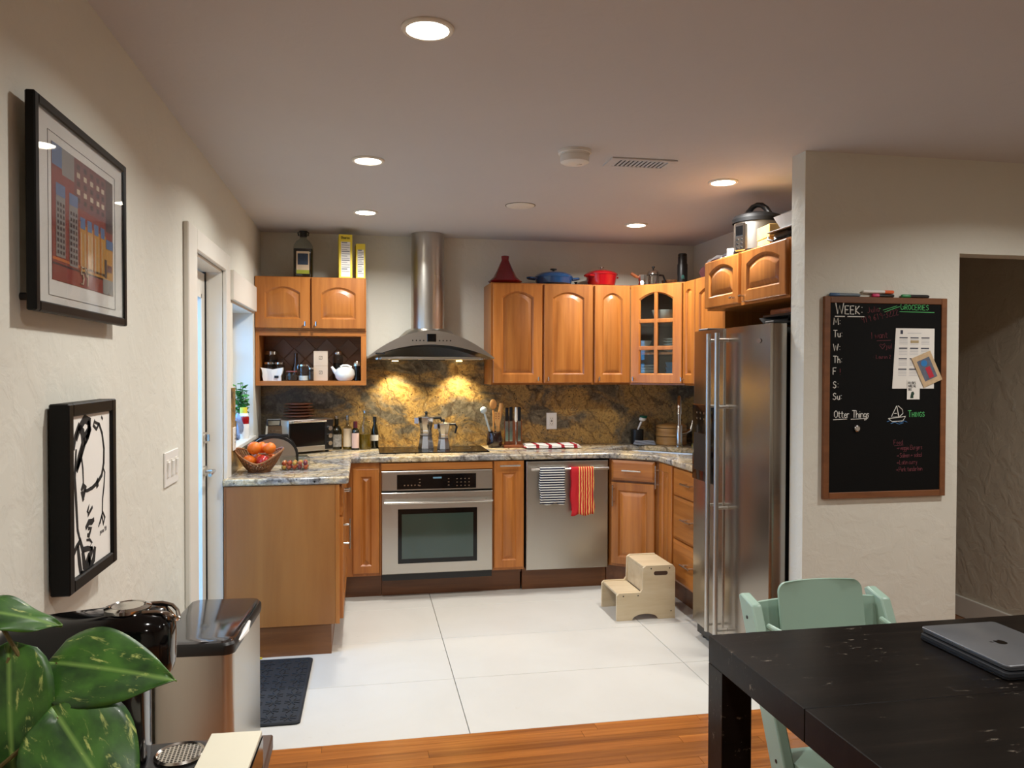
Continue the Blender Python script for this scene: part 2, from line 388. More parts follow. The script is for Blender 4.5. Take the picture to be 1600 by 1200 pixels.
struct(MB().box(3.502, 3.52, -3, 6.2, 0, .12, .003).build('baseboard_hall', 'trim'))
# outside ground
struct(MB().box(-14, -.95, -6, 14, -.3, -.12).build('ground_outside', pm('pale_patio_concrete', (190, 190, 186), .9)))

# door casing, door
tr = struct(MB().box(XL, XL+.022, DY0-.165, DY0, 0, 2.055, .004).build('trim_1', 'trim'))
MB().box(XL, XL+.022, DY1, DY1+.118, 0, 2.055, .004).build('jamb_board', 'trim', tr)
MB().box(XL, XL+.022, DY0, DY1, DZ, 2.055, .004).build('head_board', 'trim', tr)
MB().box(XL-.14, XL, DY0-.002, DY0+.012, 0, DZ).build('reveal', 'trim', tr)
MB().box(XL-.11, XL, DY1-.012, DY1+.002, 0, DZ).build('reveal', 'trim', tr)
MB().box(XL-.14, XL, DY0, DY1, DZ-.012, DZ+.002).build('reveal', 'trim', tr)
dx0, dx1 = XL-.122, XL-.08
ya, yb, zt = DY0+.014, DY1-.022, DZ-.02
d_ = MB().box(dx0, dx1, ya, ya+.11, .01, zt, .003).box(dx0, dx1, yb-.11, yb, .01, zt, .003).box(dx0, dx1, ya+.11, yb-.11, zt-.12, zt, .003).box(dx0, dx1, ya+.11, yb-.11, .01, .25, .003)
door = struct(d_.build('door_1', 'trim'))
MB().box(dx0+.015, dx0+.021, ya+.105, yb-.105, .24, zt-.115).build('pane', 'wglass', door)
MB().box(dx1-.012, dx1+.006, ya+.10, ya+.118, .24, zt-.11).box(dx1-.012, dx1+.006, yb-.118, yb-.10, .24, zt-.11).box(dx1-.012, dx1+.006, ya+.10, yb-.10, zt-.13, zt-.11).build('glazing_bead', 'trim', door)
MB().box(XL-.122, XL-.074, DY1-.022, DY1-.012, 0, DZ-.012).build('weather_strip', 'black', door)
hb = MB().cyl((dx1, yb-.05, .965), (dx1+.012, yb-.05, .965), .026).cyl((dx1+.01, yb-.05, .965), (dx1+.055, yb-.05, .965), .009)
hb.tube([(dx1+.05, yb-.05, .965), (dx1+.052, yb-.09, .963), (dx1+.05, yb-.16, .958)], .009)
hb.build('door_handle', 'chrome', door)
MB().cyl((dx1, yb-.05, 1.13), (dx1+.014, yb-.05, 1.13), .028).box(dx1+.014, dx1+.03, yb-.054, yb-.046, 1.112, 1.148, .002).build('deadbolt', 'chrome', door)
# window
tw = struct(MB().box(XL, XL+.02, WY0-.06, WY1+.03, WZ1, 2.0, .003).build('trim_2', 'trim'))
MB().box(XL-.17, XL, WY0, WY0+.012, WZ0, WZ1).build('reveal', 'trim', tw)
MB().box(XL-.17, XL, WY1-.012, WY1, WZ0, WZ1).build('reveal', 'trim', tw)
MB().box(XL-.17, XL, WY0, WY1, WZ1-.012, WZ1).build('reveal', 'trim', tw)
MB().box(XL-.17, XL+.015, WY0-.03, WY1+.02, WZ0-.012, WZ0+.012, .003).build('window_sill', 'trim', tw)
wx = XL-.15; fr_ = MB()
for (a, b2, c, d) in ((WY0+.012, WY0+.06, WZ0, WZ1-.012), (WY1-.06, WY1-.012, WZ0, WZ1-.012), (WY0+.06, WY1-.06, WZ1-.06, WZ1-.012), (WY0+.06, WY1-.06, WZ0+.012, WZ0+.06), (WY0+.06, WY1-.06, 1.535, 1.575)):
    fr_.box(wx-.02, wx+.02, a, b2, c, d, .002)
win = struct(fr_.build('window_1', 'trim'))
for z0, z1 in ((WZ0+.055, 1.54), (1.57, WZ1-.055)):
    MB().box(wx-.003, wx+.003, WY0+.055, WY1-.055, z0, z1).build('pane', 'wglass', win)

# ================================================================== CEILING FITTINGS
lamp_pts = [(.176, 2.214, 'recessed ceiling light nearest the camera above the floor edge'), (.02, 3.648, 'recessed ceiling light between the glass door and the smoke detector'), (.011, 4.847, 'recessed ceiling light in front of the oil bottle and cartons'),
            (1.784, 3.722, 'recessed ceiling light in front of the pressure cooker'), (1.753, 4.926, 'recessed ceiling light above the red pot and the coffee press')]
hidden_lamps = [(2.75, 2.15, 'near the hallway opening'), (.4, .5, 'above the console'), (2.2, .3, 'above the near end of the table'), (1.2, -1.6, 'at the back of the room')]
lamp = thing('recessed_light', 'x', 'light', group='recessed ceiling lights')
lo = MB(); lo.lathe([(.074, 0), (.074, -.004), (.070, -.008), (.060, -.008), (.058, -.002), (.074, 0)], n=40)
lo.build('trim_ring', 'trim', lamp)
MB().lathe([(0, -.004), (.058, -.004), (.058, -.002), (0, -.002)], n=40).build('lens', 'lens', lamp)
ld = bpy.data.lights.new('downlight', 'AREA'); ld.shape = 'DISK'; ld.size = .115; ld.energy = LAMP_W; ld.color = LAMP_COL; ld.spread = math.radians(150)
def bulb(root):
    l = bpy.data.objects.new('bulb', ld); C.objects.link(l); l.parent = root; l.location = (0, 0, -.013)
for i, (x, y, lb) in enumerate(lamp_pts):
    if i == 0: lamp.location = (x, y, ZC); lamp['label'] = lb; r = lamp
    else: r = dup(lamp, (x, y, ZC), 0, lb)
    if i > 0: [bpy.data.objects.remove(c) for c in list(r.children) if c.type == 'LIGHT']
    bulb(r)
for x, y, lb in hidden_lamps:
    r = dup(lamp, (x, y, ZC), 0, 'recessed ceiling light outside the picture '+lb)
    [bpy.data.objects.remove(c) for c in list(r.children) if c.type == 'LIGHT']; bulb(r)
t = thing('smoke_detector', 'round white smoke detector hanging from the ceiling', 'smoke detector', (.902, 3.326, ZC))
MB().lathe([(.0, 0), (.072, 0), (.072, -.012), (.066, -.014), (.066, -.02), (0, -.02)], n=36).build('base', 'white', t)
MB().lathe([(0, -.02), (.062, -.02), (.064, -.026), (.062, -.05), (.05, -.056), (.03, -.058), (0, -.058)], n=36).build('cover', 'white', t)
MB().lathe([(.012, -.058), (.012, -.061), (0, -.061)], (.02, 0, 0), 16).build('test_button', 'trim', t)
t = thing('ceiling_vent', 'rectangular slotted air vent set in the ceiling', 'vent', (1.245, 3.455, ZC))
MB().box(-.155, .155, -.075, -.052, -.008, 0, .002).box(-.155, .155, .052, .075, -.008, 0, .002).box(-.155, -.12, -.052, .052, -.008, 0).box(.12, .155, -.052, .052, -.008, 0).build('frame', 'ceil', t)
MB().box(-.12, .12, -.052, .052, -.001, 0).build('backing', 'black', t)
sl = MB().box(-.004, .004, -.052, .052, -.006, 0, T=Matrix.Rotation(.5, 4, 'Y')).mesh('slat', 'ceil')
for i in range(12): s = link('slat', sl, t); s.location = (-.11+i*.02, 0, -.001)
t = thing('ceiling_cover_plate', 'round flush blank cover plate in the ceiling', 'cover plate', (.892, 4.483, ZC))
MB().lathe([(0, -.008), (.07, -.008), (.082, -.004), (.084, 0), (0, 0)], n=36).build('plate', 'trim', t)
MB().lathe([(.088, 0), (.088, -.002), (.083, -.002), (.083, 0)], n=36).build('rim', 'grout', t)

# ================================================================== CABINETS
NA = 12
def opening(x0, x1, z0, z1, rise, d, y):
    sp = z1-rise; L = [(x0+d, y, z0+d), (x1-d, y, z0+d)]
    for i in range(NA+1):
        u = i/NA; L.append((x1-d-(x1-x0-2*d)*u, y, sp-d+rise*(1-(2*u-1)**2)))
    return L
def outer(w, h, d, y):
    return [(d, y, d), (w-d, y, d)] + [(w-d-(w-2*d)*i/NA, y, h-d) for i in range(NA+1)]
def knob(parent, x, z, t=.02, vert=True):
    k = MB().cyl((x, -t, z), (x, -t-.02, z), .005, .004, 10)
    k.tube([(x, -t-.02, z-.014), (x, -t-.022, z+.014)] if vert else [(x-.014, -t-.02, z), (x+.014, -t-.022, z)], .0055, 10)
    return k.build('knob', 'chrome', parent)
def pull(parent, x, z, L, t=.02, vert=False, off=.032):
    k = MB(); h = L/2
    if vert:
        k.cyl((x, -t-off, z-h), (x, -t-off, z+h), .006, n=12)
        for s in (-.62, .62): k.cyl((x, -t, z+s*h), (x, -t-off, z+s*h), .005, n=10)
    else:
        k.cyl((x-h, -t-off, z), (x+h, -t-off, z), .006, n=12)
        for s in (-.62, .62): k.cyl((x+s*h, -t, z), (x+s*h, -t-off, z), .005, n=10)
    return k.build('handle', 'chrome', parent)
def cdoor(root, name, w, h, pos, rz=0, rise=.045, fr=.058, t=.02, glass=False, mat='cab', frb=None, top=None):
    """raised-panel door; local x across, z up, front at y=-t"""
    frb = frb or fr; top = top or fr
    x0, x1, z0, z1 = fr, w-fr, frb, h-top
    f = MB().ring([outer(w, h, .0, 0), outer(w, h, 0, -t+.004), outer(w, h, .004, -t), opening(x0, x1, z0, z1, rise, 0, -t), opening(x0, x1, z0, z1, rise, .009, -t+.009), opening(x0, x1, z0, z1, rise, .009, -.002)], False, False)
    d = f.build(name, mat, root)
    d.location = Vector(pos)-root.location; d.rotation_euler = (0, 0, rz)
    if not glass:
        p = MB().ring([opening(x0, x1, z0, z1, rise, .006, -t+.011), opening(x0, x1, z0, z1, rise, .015, -t+.011), opening(x0, x1, z0, z1, rise, .036, -t+.001), opening(x0, x1, z0, z1, rise, .038, -t+.0005)], False, True)
        p.build('panel', mat, d, 20)
    return d
def drawer_front(root, w, h, pos, rz=0, t=.02, name='drawer'):
    d = MB().ring([outer(w, h, 0, 0), outer(w, h, 0, -t+.008), outer(w, h, .006, -t+.005), outer(w, h, .016, -t), outer(w, h, .018, -t)], True, True).build(name, 'cabh', root, 20)
    d.location = Vector(pos)-root.location; d.rotation_euler = (0, 0, rz); return d
def cabinet(label, loc, group=None, name='base_cabinet', cat='cabinet'): return thing(name, label, cat, loc, 0, group, True)
G_B, G_U = 'honey maple base cabinets', 'honey maple wall cabinets'
KZ = .155
# left run (peninsula side)
c = cabinet('long maple base cabinet on the left ending in a plain side panel', (-.40, 4.6, 0), G_B)
MB().box(XL+.005, -.127, 4.158, 5.66, KZ, .875).build('body', 'cab', c)
MB().box(-.682, -.146, 4.138, 4.157, KZ, .876, .001).build('end_panel', 'endpan', c)
MB().box(-.145, -.124, 4.138, 4.16, KZ, .876, .001).build('corner_post', 'cab', c)
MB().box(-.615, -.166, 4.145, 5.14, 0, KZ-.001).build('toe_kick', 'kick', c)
d = drawer_front(c, .84, .15, (-.126, 4.175, .712), PI/2); pull(d, .30, .085, .13)
d = cdoor(c, 'door', .84, .53, (-.126, 4.175, .17), PI/2, 0); pull(d, .06, .43, .16, vert=True)
# back corner narrow door
c = cabinet('narrow maple base cabinet door in the corner left of the oven', (.0, 5.3, 0), G_B)
MB().box(-.124, .098, YF+.002, 5.66, KZ, .875).build('body', 'cab', c)
MB().box(-.124, .11, YF+.09, YF+.11, 0, KZ-.001).build('toe_kick', 'kick', c)
cdoor(c, 'door', .165, .665, (-.07, YF, .175), 0, 0, .048)
# oven housing
c = cabinet('maple oven housing with plain panel above the built-in oven', (.465, 5.3, 0), G_B)
MB().box(.10, .108, YF+.002, 5.66, KZ, .875).box(.823, .829, YF+.002, 5.66, KZ, .875).box(.108, .823, YF+.5, 5.66, KZ, .875).box(.108, .823, YF+.02, YF+.5, .835, .875).build('body', 'cab', c)
MB().box(.108, .823, YF-.016, YF+.02, .826, .872, .002).build('filler_panel', 'cabh', c)
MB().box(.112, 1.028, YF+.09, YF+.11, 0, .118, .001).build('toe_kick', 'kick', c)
# pull-out
c = cabinet('slim maple pull-out cabinet between oven and dishwasher', (.93, 5.3, 0), G_B)
MB().box(.83, 1.035, YF+.002, 5.66, KZ, .875).build('body', 'cab', c)
d = cdoor(c, 'pull_out_front', .196, .70, (.834, YF, .173), 0, 0, .05, top=.075); pull(d, .10, .672, .135, off=.028)
MB().box(.83, 1.035, YF+.085, YF+.0895, .1185, KZ-.001).build('toe_kick', 'kick', c)
# diagonal sink base
c = cabinet('diagonal maple sink cabinet with a drawer over a door', (1.8, 5.1, 0), G_B)
A, B_ = Vector((1.622, YF-.002, 0)), Vector((1.893, 4.846, 0)); dv = (B_-A); ln = dv.length; rz = math.atan2(dv.y, dv.x)
MB().prism([(1.622, 5.66), (1.622, YF+.01), (1.897, 4.855), (2.47, 4.855), (2.47, 5.66)], KZ, .70).build('body', 'cab', c)
MB().prism([(1.622, YF+.03), (1.622, YF+.01), (1.897, 4.855), (1.92, 4.865)], .70, .875).build('face_rail', 'cab', c)
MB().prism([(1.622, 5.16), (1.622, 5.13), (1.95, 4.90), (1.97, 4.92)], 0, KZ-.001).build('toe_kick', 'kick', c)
nrm = Vector((math.sin(rz), -math.cos(rz), 0))
p0 = A + dv.normalized()*.018 + nrm*.001
d = drawer_front(c, ln-.045, .135, (p0.x, p0.y, .735), rz); pull(d, (ln-.045)/2, .07, .13)
d = cdoor(c, 'door', ln-.045, .545, (p0.x, p0.y, .175), rz, 0, .05); pull(d, .022, .46, .14, vert=True)
# right: narrow door and drawers
c = cabinet('narrow maple base cabinet door right of the diagonal sink cabinet', (2.2, 4.7, 0), G_B)
MB().box(1.906, 2.47, 4.612, 4.852, KZ, .70).box(1.906, 1.93, 4.612, 4.852, .70, .875).build('body', 'cab', c)
d = cdoor(c, 'door', .212, .70, (1.905, 4.838, .172), -PI/2, 0, .05); pull(d, .012, .60, .15, vert=True, off=.028)
MB().box(1.98, 2.0, 4.612, 4.86, 0, KZ-.001).build('toe_kick', 'kick', c)
c = cabinet('maple base cabinet with three drawers beside the refrigerator', (2.2, 4.35, 0), G_B)
MB().box(1.906, 2.47, 4.11, 4.61, KZ, .875).build('body', 'cab', c)
for z0, z1 in ((.70, .862), (.432, .69), (.165, .422)):
    d = drawer_front(c, .485, z1-z0, (1.905, 4.603, z0), -PI/2); pull(d, .26, (z1-z0)*.55, .14)
MB().box(1.98, 2.0, 4.11, 4.61, 0, KZ-.001).build('toe_kick', 'kick', c)

# wall units
c = cabinet('maple wall cabinet with two arched doors above the open shelf', (-.34, 5.5, 1.73), G_U, 'wall_cabinet')
MB().box(XL+.004, .016, YU+.002, YB-.002, 1.726, 2.078).build('body', 'cab', c)
wd = .348
for i, x in enumerate((-.696, -.338)):
    d = cdoor(c, 'door', wd, .336, (x, YU, 1.738), 0, .04, .062); knob(d, wd-.03 if i == 0 else .03, .03)
c = cabinet('open maple shelf unit holding jars and a white teapot', (-.34, 5.5, 1.36), G_U, 'open_shelf', 'shelf')
MB().box(XL+.004, .016, YU, YB-.03, 1.362, 1.392).build('bottom_board', 'cabh', c)
MB().box(XL+.004, .016, YU+.004, YB-.03, 1.69, 1.724).build('top_board', 'cabh', c)
MB().box(XL+.004, -.672, YU+.001, YB-.03, 1.392, 1.69).build('side_board', 'cab', c)
MB().box(-.018, .016, YU+.001, YB-.03, 1.392, 1.69).build('side_board', 'cab', c)
bk = MB().box(XL+.004, .016, YB-.028, YB-.018, 1.362, 1.724).build('back_board', 'kick', c)
s_ = .104; q = s_/math.sqrt(2); T45 = Matrix.Rotation(PI/4, 4, 'Y')
dt = MB().box(-s_/2+.003, s_/2-.003, -.006, 0, -s_/2+.003, s_/2-.003, .002, T=T45).mesh('tile', 'dtile')
dk = 0
for i in range(-4, 9):
    for j in range(-2, 4):
        cx = -.62 + (i*q*2) + (q if j % 2 else 0)*1.0; cz = 1.54 + j*q
        if -.60 <= cx <= -.085 and 1.45 <= cz <= 1.64:
            o = link('tile', dt, c); o.location = Vector((cx, YB-.0285, cz))-c.location; dk += 1
# right wall units
c = cabinet('tall maple wall cabinet with two arched doors right of the hood', (1.23, 5.5, ZU0), G_U, 'wall_cabinet')
MB().box(.862, 1.588, YU+.002, YB-.002, ZU0, ZU1-.002).build('body', 'cab', c)
for i, (x, wd) in enumerate(((.874, .346), (1.232, .352))):
    d = cdoor(c, 'door', wd, .685, (x, YU, ZU0+.012), 0, .04, .062, frb=.06, top=.05); knob(d, wd-.03 if i == 0 else .03, .03)
c = cabinet('single-door maple wall cabinet left of the glass corner cabinet', (1.73, 5.5, ZU0), G_U, 'wall_cabinet')
MB().box(1.590, 1.866, YU+.002, YB-.002, ZU0, ZU1-.002).build('body', 'cab', c)
d = cdoor(c, 'door', .262, .685, (1.598, YU, ZU0+.012), 0, .04, .058, frb=.06, top=.05); knob(d, .03, .03)
# glass corner
c = cabinet('corner wall cabinet with an arched six-pane glass door', (2.2, 5.4, ZU0), G_U, 'glass_cabinet')
A, B_ = Vector((1.868, YU-.002, 0)), Vector((2.148, 5.05, 0)); dv = B_-A; ln = dv.length; rz = math.atan2(dv.y, dv.x)
foot = [(1.868, 5.688), (1.868, YU), (2.15, 5.052), (2.488, 5.052), (2.488, 5.688)]
MB().prism(foot, ZU0, ZU0+.02).build('bottom_board', 'cab', c); MB().prism(foot, ZU1-.022, ZU1-.002).build('top_board', 'cab', c)
inn = [(1.886, 5.67), (1.886, YU+.03), (2.16, 5.085), (2.47, 5.085), (2.47, 5.67)]
MB().prism(inn, 1.578, 1.594).build('shelf', 'cab', c); MB().prism(inn, 1.80, 1.816).build('shelf', 'cab', c)
MB().box(1.868, 1.884, YU+.01, 5.688, ZU0+.02, ZU1-.022).box(1.884, 2.488, 5.672, 5.688, ZU0+.02, ZU1-.022).box(2.472, 2.488, 5.052, 5.672, ZU0+.02, ZU1-.022).box(2.16, 2.472, 5.052, 5.068, ZU0+.02, ZU1-.022).build('body', 'cabin', c)
nrm = Vector((math.sin(rz), -math.cos(rz), 0)); p0 = A + dv.normalized()*.012 + nrm*.002; wd = ln-.024
d = cdoor(c, 'door', wd, .685, (p0.x, p0.y, ZU0+.012), rz, .045, .064, glass=True, frb=.06, top=.05); knob(d, .03, .03)
gx0, gx1, gz0, gz1 = .064, wd-.064, .06, .635
xm = wd/2; zm = [gz0+.185, gz0+.375]
MB().box(xm-.014, xm+.014, -.019, -.004, gz0, gz1-.002, .003).build('mullion', 'cab', d)
for z in zm:
    MB().box(gx0, gx1, -.0185, -.005, z-.014, z+.014, .003).build('mullion', 'cab', d)
for a, b2 in ((gx0, xm-.012), (xm+.012, gx1)):
    for z0, z1 in ((gz0, zm[0]-.012), (zm[0]+.012, zm[1]-.012)):
        MB().box(a, b2, -.007, -.004, z0, z1).build('pane', 'cabglass', d)
    pl = [(a, zm[1]+.012), (b2, zm[1]+.012)]
    for i in range(7):
        x = b2+(a-b2)*i/6; u = (x-gx0)/(gx1-gx0); pl.append((x, gz1-.045+.045*(1-(2*u-1)**2)+.006))
    MB().prism(pl, -.007, -.004, XZ(0)).build('pane', 'cabglass', d)
c = cabinet('maple wall cabinet on the right wall next to the glass corner cabinet', (2.3, 4.6, ZU0), G_U, 'wall_cabinet')
MB().box(2.152, 2.488, 4.16, 5.05, ZU0, ZU1-.002).build('body', 'cab', c)
d = cdoor(c, 'door', .188, .685, (2.151, 5.044, ZU0+.012), -PI/2, .018, .045, frb=.06, top=.05); knob(d, .02, .03)
d = cdoor(c, 'door', .60, .685, (2.151, 4.846, ZU0+.012), -PI/2, .045, .06, frb=.06, top=.05)
c = cabinet('deep maple cabinet with two arched doors over the refrigerator', (2.2, 3.7, 1.80), G_U, 'wall_cabinet')
MB().box(1.892, 2.488, 3.262, 4.135, 1.80, ZU1).build('body', 'cab', c)
d = cdoor(c, 'door', .395, .252, (1.891, 4.128, 1.812), -PI/2, .036, .054, top=.03); knob(d, .36, .03, vert=False)
d = cdoor(c, 'door', .425, .252, (1.891, 3.695, 1.812), -PI/2, .036, .054, top=.03); knob(d, .03, .03, vert=False)
MB().box(2.0, 2.488, 4.137, 4.157, .92, ZU1).build('gable_panel', 'cab', c)
# worktop with sink cut-out
def slab(name, out, hole, z0, z1, mat):
    bm = bmesh.new(); es = []
    for lp in ([out, hole] if hole else [out]):
        vs = [bm.verts.new((x, y, z1)) for x, y in lp]
        es += [bm.edges.new((vs[i], vs[(i+1) % len(vs)])) for i in range(len(vs))]
    bmesh.ops.triangle_fill(bm, edges=es, use_beauty=True)
    r = bmesh.ops.extrude_face_region(bm, geom=list(bm.faces))
    for q in r['geom']:
        if isinstance(q, bmesh.types.BMVert): q.co.z = z0
    k = MB(); k.bm(bm); bm.free(); return k
SCX, SCY, SA = 2.03, 5.19, -PI/4
def sinkpt(u, v): return (SCX+u*math.cos(SA)-v*math.sin(SA), SCY+u*math.sin(SA)+v*math.cos(SA))
hole = [sinkpt(u, v) for u, v in rrect(-.33, .33, -.2, .2, .07, 4)]
out = [(XL+.002, 4.132), (-.09, 4.132), (-.078, 4.145), (-.078, 4.99), (-.07, 5.022), (-.04, 5.034), (1.56, 5.034), (1.63, 5.02), (1.84, 4.852), (1.868, 4.80), (1.868, 4.112), (2.486, 4.112), (2.486, YB-.024), (XL+.002, YB-.024)]
k = slab('worktop', out, hole, ZT-.036, ZT, 'granite')
o = tag(k.build('worktop', 'granite'), 'polished golden and grey granite worktop running around the kitchen', 'worktop')
bv = o.modifiers.new('edge', 'BEVEL'); bv.width = .008; bv.segments = 2; bv.angle_limit = math.radians(50)
bsp = [(XL+.001, ZT+.001), (XR-.001, ZT+.001), (XR-.001, ZU0-.004), (.86, ZU0-.004), (.86, 1.56), (.018, 1.56), (.018, ZU0-.004), (XL+.001, ZU0-.004)]
tag(MB().prism(bsp, YB-.022, YB-.001, XZ(0)).build('backsplash', 'splash'), 'golden veined granite slab backsplash behind the cooktop', 'backsplash')
tag(MB().box(XL+.001, XL+.02, 4.30, WY0-.032, ZT+.001, 1.37).build('side_backsplash', 'splash'), 'narrow brown granite slab on the left wall beside the door', 'backsplash')
tag(MB().box(XL+.001, XL+.02, WY0-.031, YB-.024, ZT+.001, WZ0-.014).build('window_backsplash', 'splash'), 'low granite slab on the left wall beneath the window', 'backsplash')
#PART2
# ================================================================== APPLIANCES
def T3(x=0, y=0, z=0, rz=0): return Matrix.Translation((x, y, z)) @ Matrix.Rotation(rz, 4, 'Z')
def mslots(mb, k): mb.k = k; return mb
# refrigerator
t = thing('refrigerator', 'tall stainless side-by-side refrigerator with dispenser and long handles', 'refrigerator', (2.1, 3.66, 0), world=True)
FX, FY0, FY1, FYS, FZ = 1.79, 3.243, 4.09, 3.708, 1.68
MB().box(FX+.082, 2.47, FY0+.012, FY1-.005, .03, FZ-.012, .004).build('body', 'black', t)
def fdoor(y0, y1, name):
    bulge = .012; L = []
    for z in (.09, FZ):
        pts = [(FX+.075, y0), (FX+.075, y1), (FX+.018, y1), (FX+.008, y1-.006)]
        for i in range(9):
            u = i/8; yy_ = (y1-.012)+(y0+.012-y1+.012)*u; pts.append((FX+.002-bulge*0-.008*math.sin(PI*u), yy_))
        pts += [(FX+.008, y0+.006), (FX+.018, y0)]
        L.append([(a, b_, z) for a, b_ in pts])
    return MB().ring(L).build(name, 'fsteel', t)
fz = fdoor(FYS+.004, FY1, 'freezer_door'); fd = fdoor(FY0, FYS-.004, 'fridge_door')
for par, yy_ in ((fz, FYS+.052), (fd, FYS-.046)):
    k = MB().cyl((FX-.062, yy_, .13), (FX-.062, yy_, 1.655), .0125, n=16)
    for z in (.165, .78, 1.285, 1.62): k.cyl((FX, yy_, z), (FX-.06, yy_, z), .008, n=12)
    k.build('handle', 'steel', par)
dp = MB().box(FX-.014, FX+.004, 3.795, 4.068, .875, 1.285, .006, 2).build('dispenser', 'blackgl', fz)
MB().box(FX-.016, FX-.0145, 3.835, 4.04, .93, 1.13, .0006).build('dispenser_recess', 'black', fz)
k = MB()
for i in range(4):
    for j in range(2): k.box(FX-.0165, FX-.0145, 3.86+i*.045, 3.872+i*.045, 1.205+j*.03, 1.215+j*.03)
k.build('dispenser_keys', 'chrome', fz)
MB().lathe([(0, 0), (.016, 0), (.016, .002), (0, .002)], n=20, T=Matrix.Translation((FX-.004, 3.345, 1.605)) @ Matrix.Rotation(-PI/2, 4, 'Y') @ Matrix.Diagonal((.7, 1.2, 1, 1))).build('badge', 'alu', fd)
MB().box(FX+.03, FX+.09, FY0+.02, FY1-.01, .02, .085).build('grille', 'black', t)
for yy_ in (FY0+.06, FY1-.06): MB().cyl((FX+.06, yy_, 0), (FX+.06, yy_, .025), .02).build('foot', 'black', t)
MB().box(FX+.02, FX+.12, FY1-.14, FY1-.02, FZ, FZ+.014, .004).build('hinge_cover', 'black', t)
MB().box(FX+.02, FX+.12, FY0+.02, FY0+.10, FZ, FZ+.014, .004).build('hinge_cover', 'black', t)
# oven
t = thing('wall_oven', 'stainless built-in oven with black control panel and glass window', 'oven', (.465, 5.3, .12), world=True)
MB().box(.112, .819, YF+.005, YF+.48, .165, .815).build('body', 'black', t)
MB().box(.109, .822, YF-.026, YF+.004, .696, .822, .004).build('control_panel', 'steelh', t)
dp = MB().box(.206, .713, YF-.029, YF-.0262, .706, .800, .001).build('display', 'blackgl', t)
k = MB()
for i in range(4):
    for j in range(3): k.box(.585+i*.026, .593+i*.026, YF-.0296, YF-.0291, .72+j*.022, .726+j*.022)
for i in range(5): k.box(.25+i*.022, .258+i*.022, YF-.0296, YF-.0291, .728, .735)
for j in range(3): k.box(.345, .355, YF-.0296, YF-.0291, .725+j*.02, .731+j*.02).box(.53, .54, YF-.0296, YF-.0291, .725+j*.02, .731+j*.02)
k.build('keys', 'chrome', dp)
MB().box(.435, .49, YF-.0296, YF-.0291, .772, .782).build('clock', pm('clock_digits', (110, 150, 170), .5), dp)
L = [[(.109, y_, .165), (.822, y_, .165), (.822, y_, .686), (.109, y_, .686)] for y_ in (YF+.003, YF-.024)] + [[(.113, YF-.028, .169), (.818, YF-.028, .169), (.818, YF-.028, .682), (.113, YF-.028, .682)]]
dr = MB().ring(L).build('oven_door', 'steelh', t)
MB().box(.212, .720, YF-.031, YF-.0282, .232, .580, .001).build('window_frame', 'blackgl', dr)
MB().box(.236, .694, YF-.0325, YF-.0312, .262, .548).build('window', pm('oven_glass', (40, 66, 60), .08, vary=.3, vs=3, coat=.8), dr)
k = MB().tube([(.125+.69*i/12, YF-.07-.012*math.sin(PI*i/12), .628) for i in range(13)], .0085, 12)
for x in (.16, .78): k.cyl((x, YF-.027, .628), (x, YF-.074, .628), .007, n=10)
k.build('handle', 'chrome', dr)
MB().box(.112, .819, YF-.01, YF+.06, .122, .162).build('vent_strip', 'black', t)
# dishwasher
t = thing('dishwasher', 'stainless dishwasher with bar handle under the granite worktop', 'dishwasher', (1.33, 5.3, 0), world=True)
MB().box(1.05, 1.602, YF+.002, 5.62, .15, .868).build('body', 'black', t)
L = [[(1.047, y_, .15), (1.606, y_, .15), (1.606, y_, .866), (1.047, y_, .866)] for y_ in (YF, YF-.018)] + [[(1.052, YF-.022, .154), (1.601, YF-.022, .154), (1.601, YF-.022, .862), (1.052, YF-.022, .862)]]
dr = MB().ring(L).build('door', 'steel', t)
k = MB().cyl((1.07, YF-.062, .818), (1.597, YF-.062, .818), .0085, n=14)
for x in (1.09, 1.577): k.cyl((x, YF-.02, .818), (x, YF-.062, .818), .007, n=10)
k.build('handle', 'chrome', dr)
MB().box(1.038, 1.618, YF+.075, YF+.095, 0, .148).build('toe_kick', 'kick', t)
def stripe_mat(name, a, b_, axis, freq, wid, warp=0, cover=None):
    m, nt, bb = newmat(name); v = coords(nt)
    sx = nt.nodes.new('ShaderNodeSeparateXYZ'); nt.links.new(v, sx.inputs[0])
    mt = N(nt, 'ShaderNodeMath'); mt.operation = 'MULTIPLY'; mt.inputs[1].default_value = freq; nt.links.new(sx.outputs[axis], mt.inputs[0])
    src = mt.outputs[0]
    if warp:
        ad = N(nt, 'ShaderNodeMath'); ad.operation = 'MULTIPLY_ADD'; ad.inputs[1].default_value = warp
        nt.links.new(noise(nt, v, 30, 3), ad.inputs[0]); nt.links.new(src, ad.inputs[2]); src = ad.outputs[0]
    fr = N(nt, 'ShaderNodeMath'); fr.operation = 'FRACT'; nt.links.new(src, fr.inputs[0])
    gt = N(nt, 'ShaderNodeMath'); gt.operation = 'GREATER_THAN'; gt.inputs[1].default_value = wid; nt.links.new(fr.outputs[0], gt.inputs[0])
    fac = gt.outputs[0]
    if cover is not None:
        g2 = N(nt, 'ShaderNodeMath'); g2.operation = 'GREATER_THAN'; g2.inputs[1].default_value = cover; nt.links.new(sx.outputs[axis], g2.inputs[0])
        mm = N(nt, 'ShaderNodeMath'); mm.operation = 'MULTIPLY'; nt.links.new(fac, mm.inputs[0]); nt.links.new(g2.outputs[0], mm.inputs[1]); fac = mm.outputs[0]
    nt.links.new(mixc(nt, a, b_, fac), bb.inputs['Base Color']); bb.inputs['Roughness'].default_value = .9
    bump(nt, bb, noise(nt, v, 400, 2), .2, .001); return m
M['stripe'] = stripe_mat('navy_white_stripes', (18, 24, 48), (226, 224, 216), 2, 62, .6)
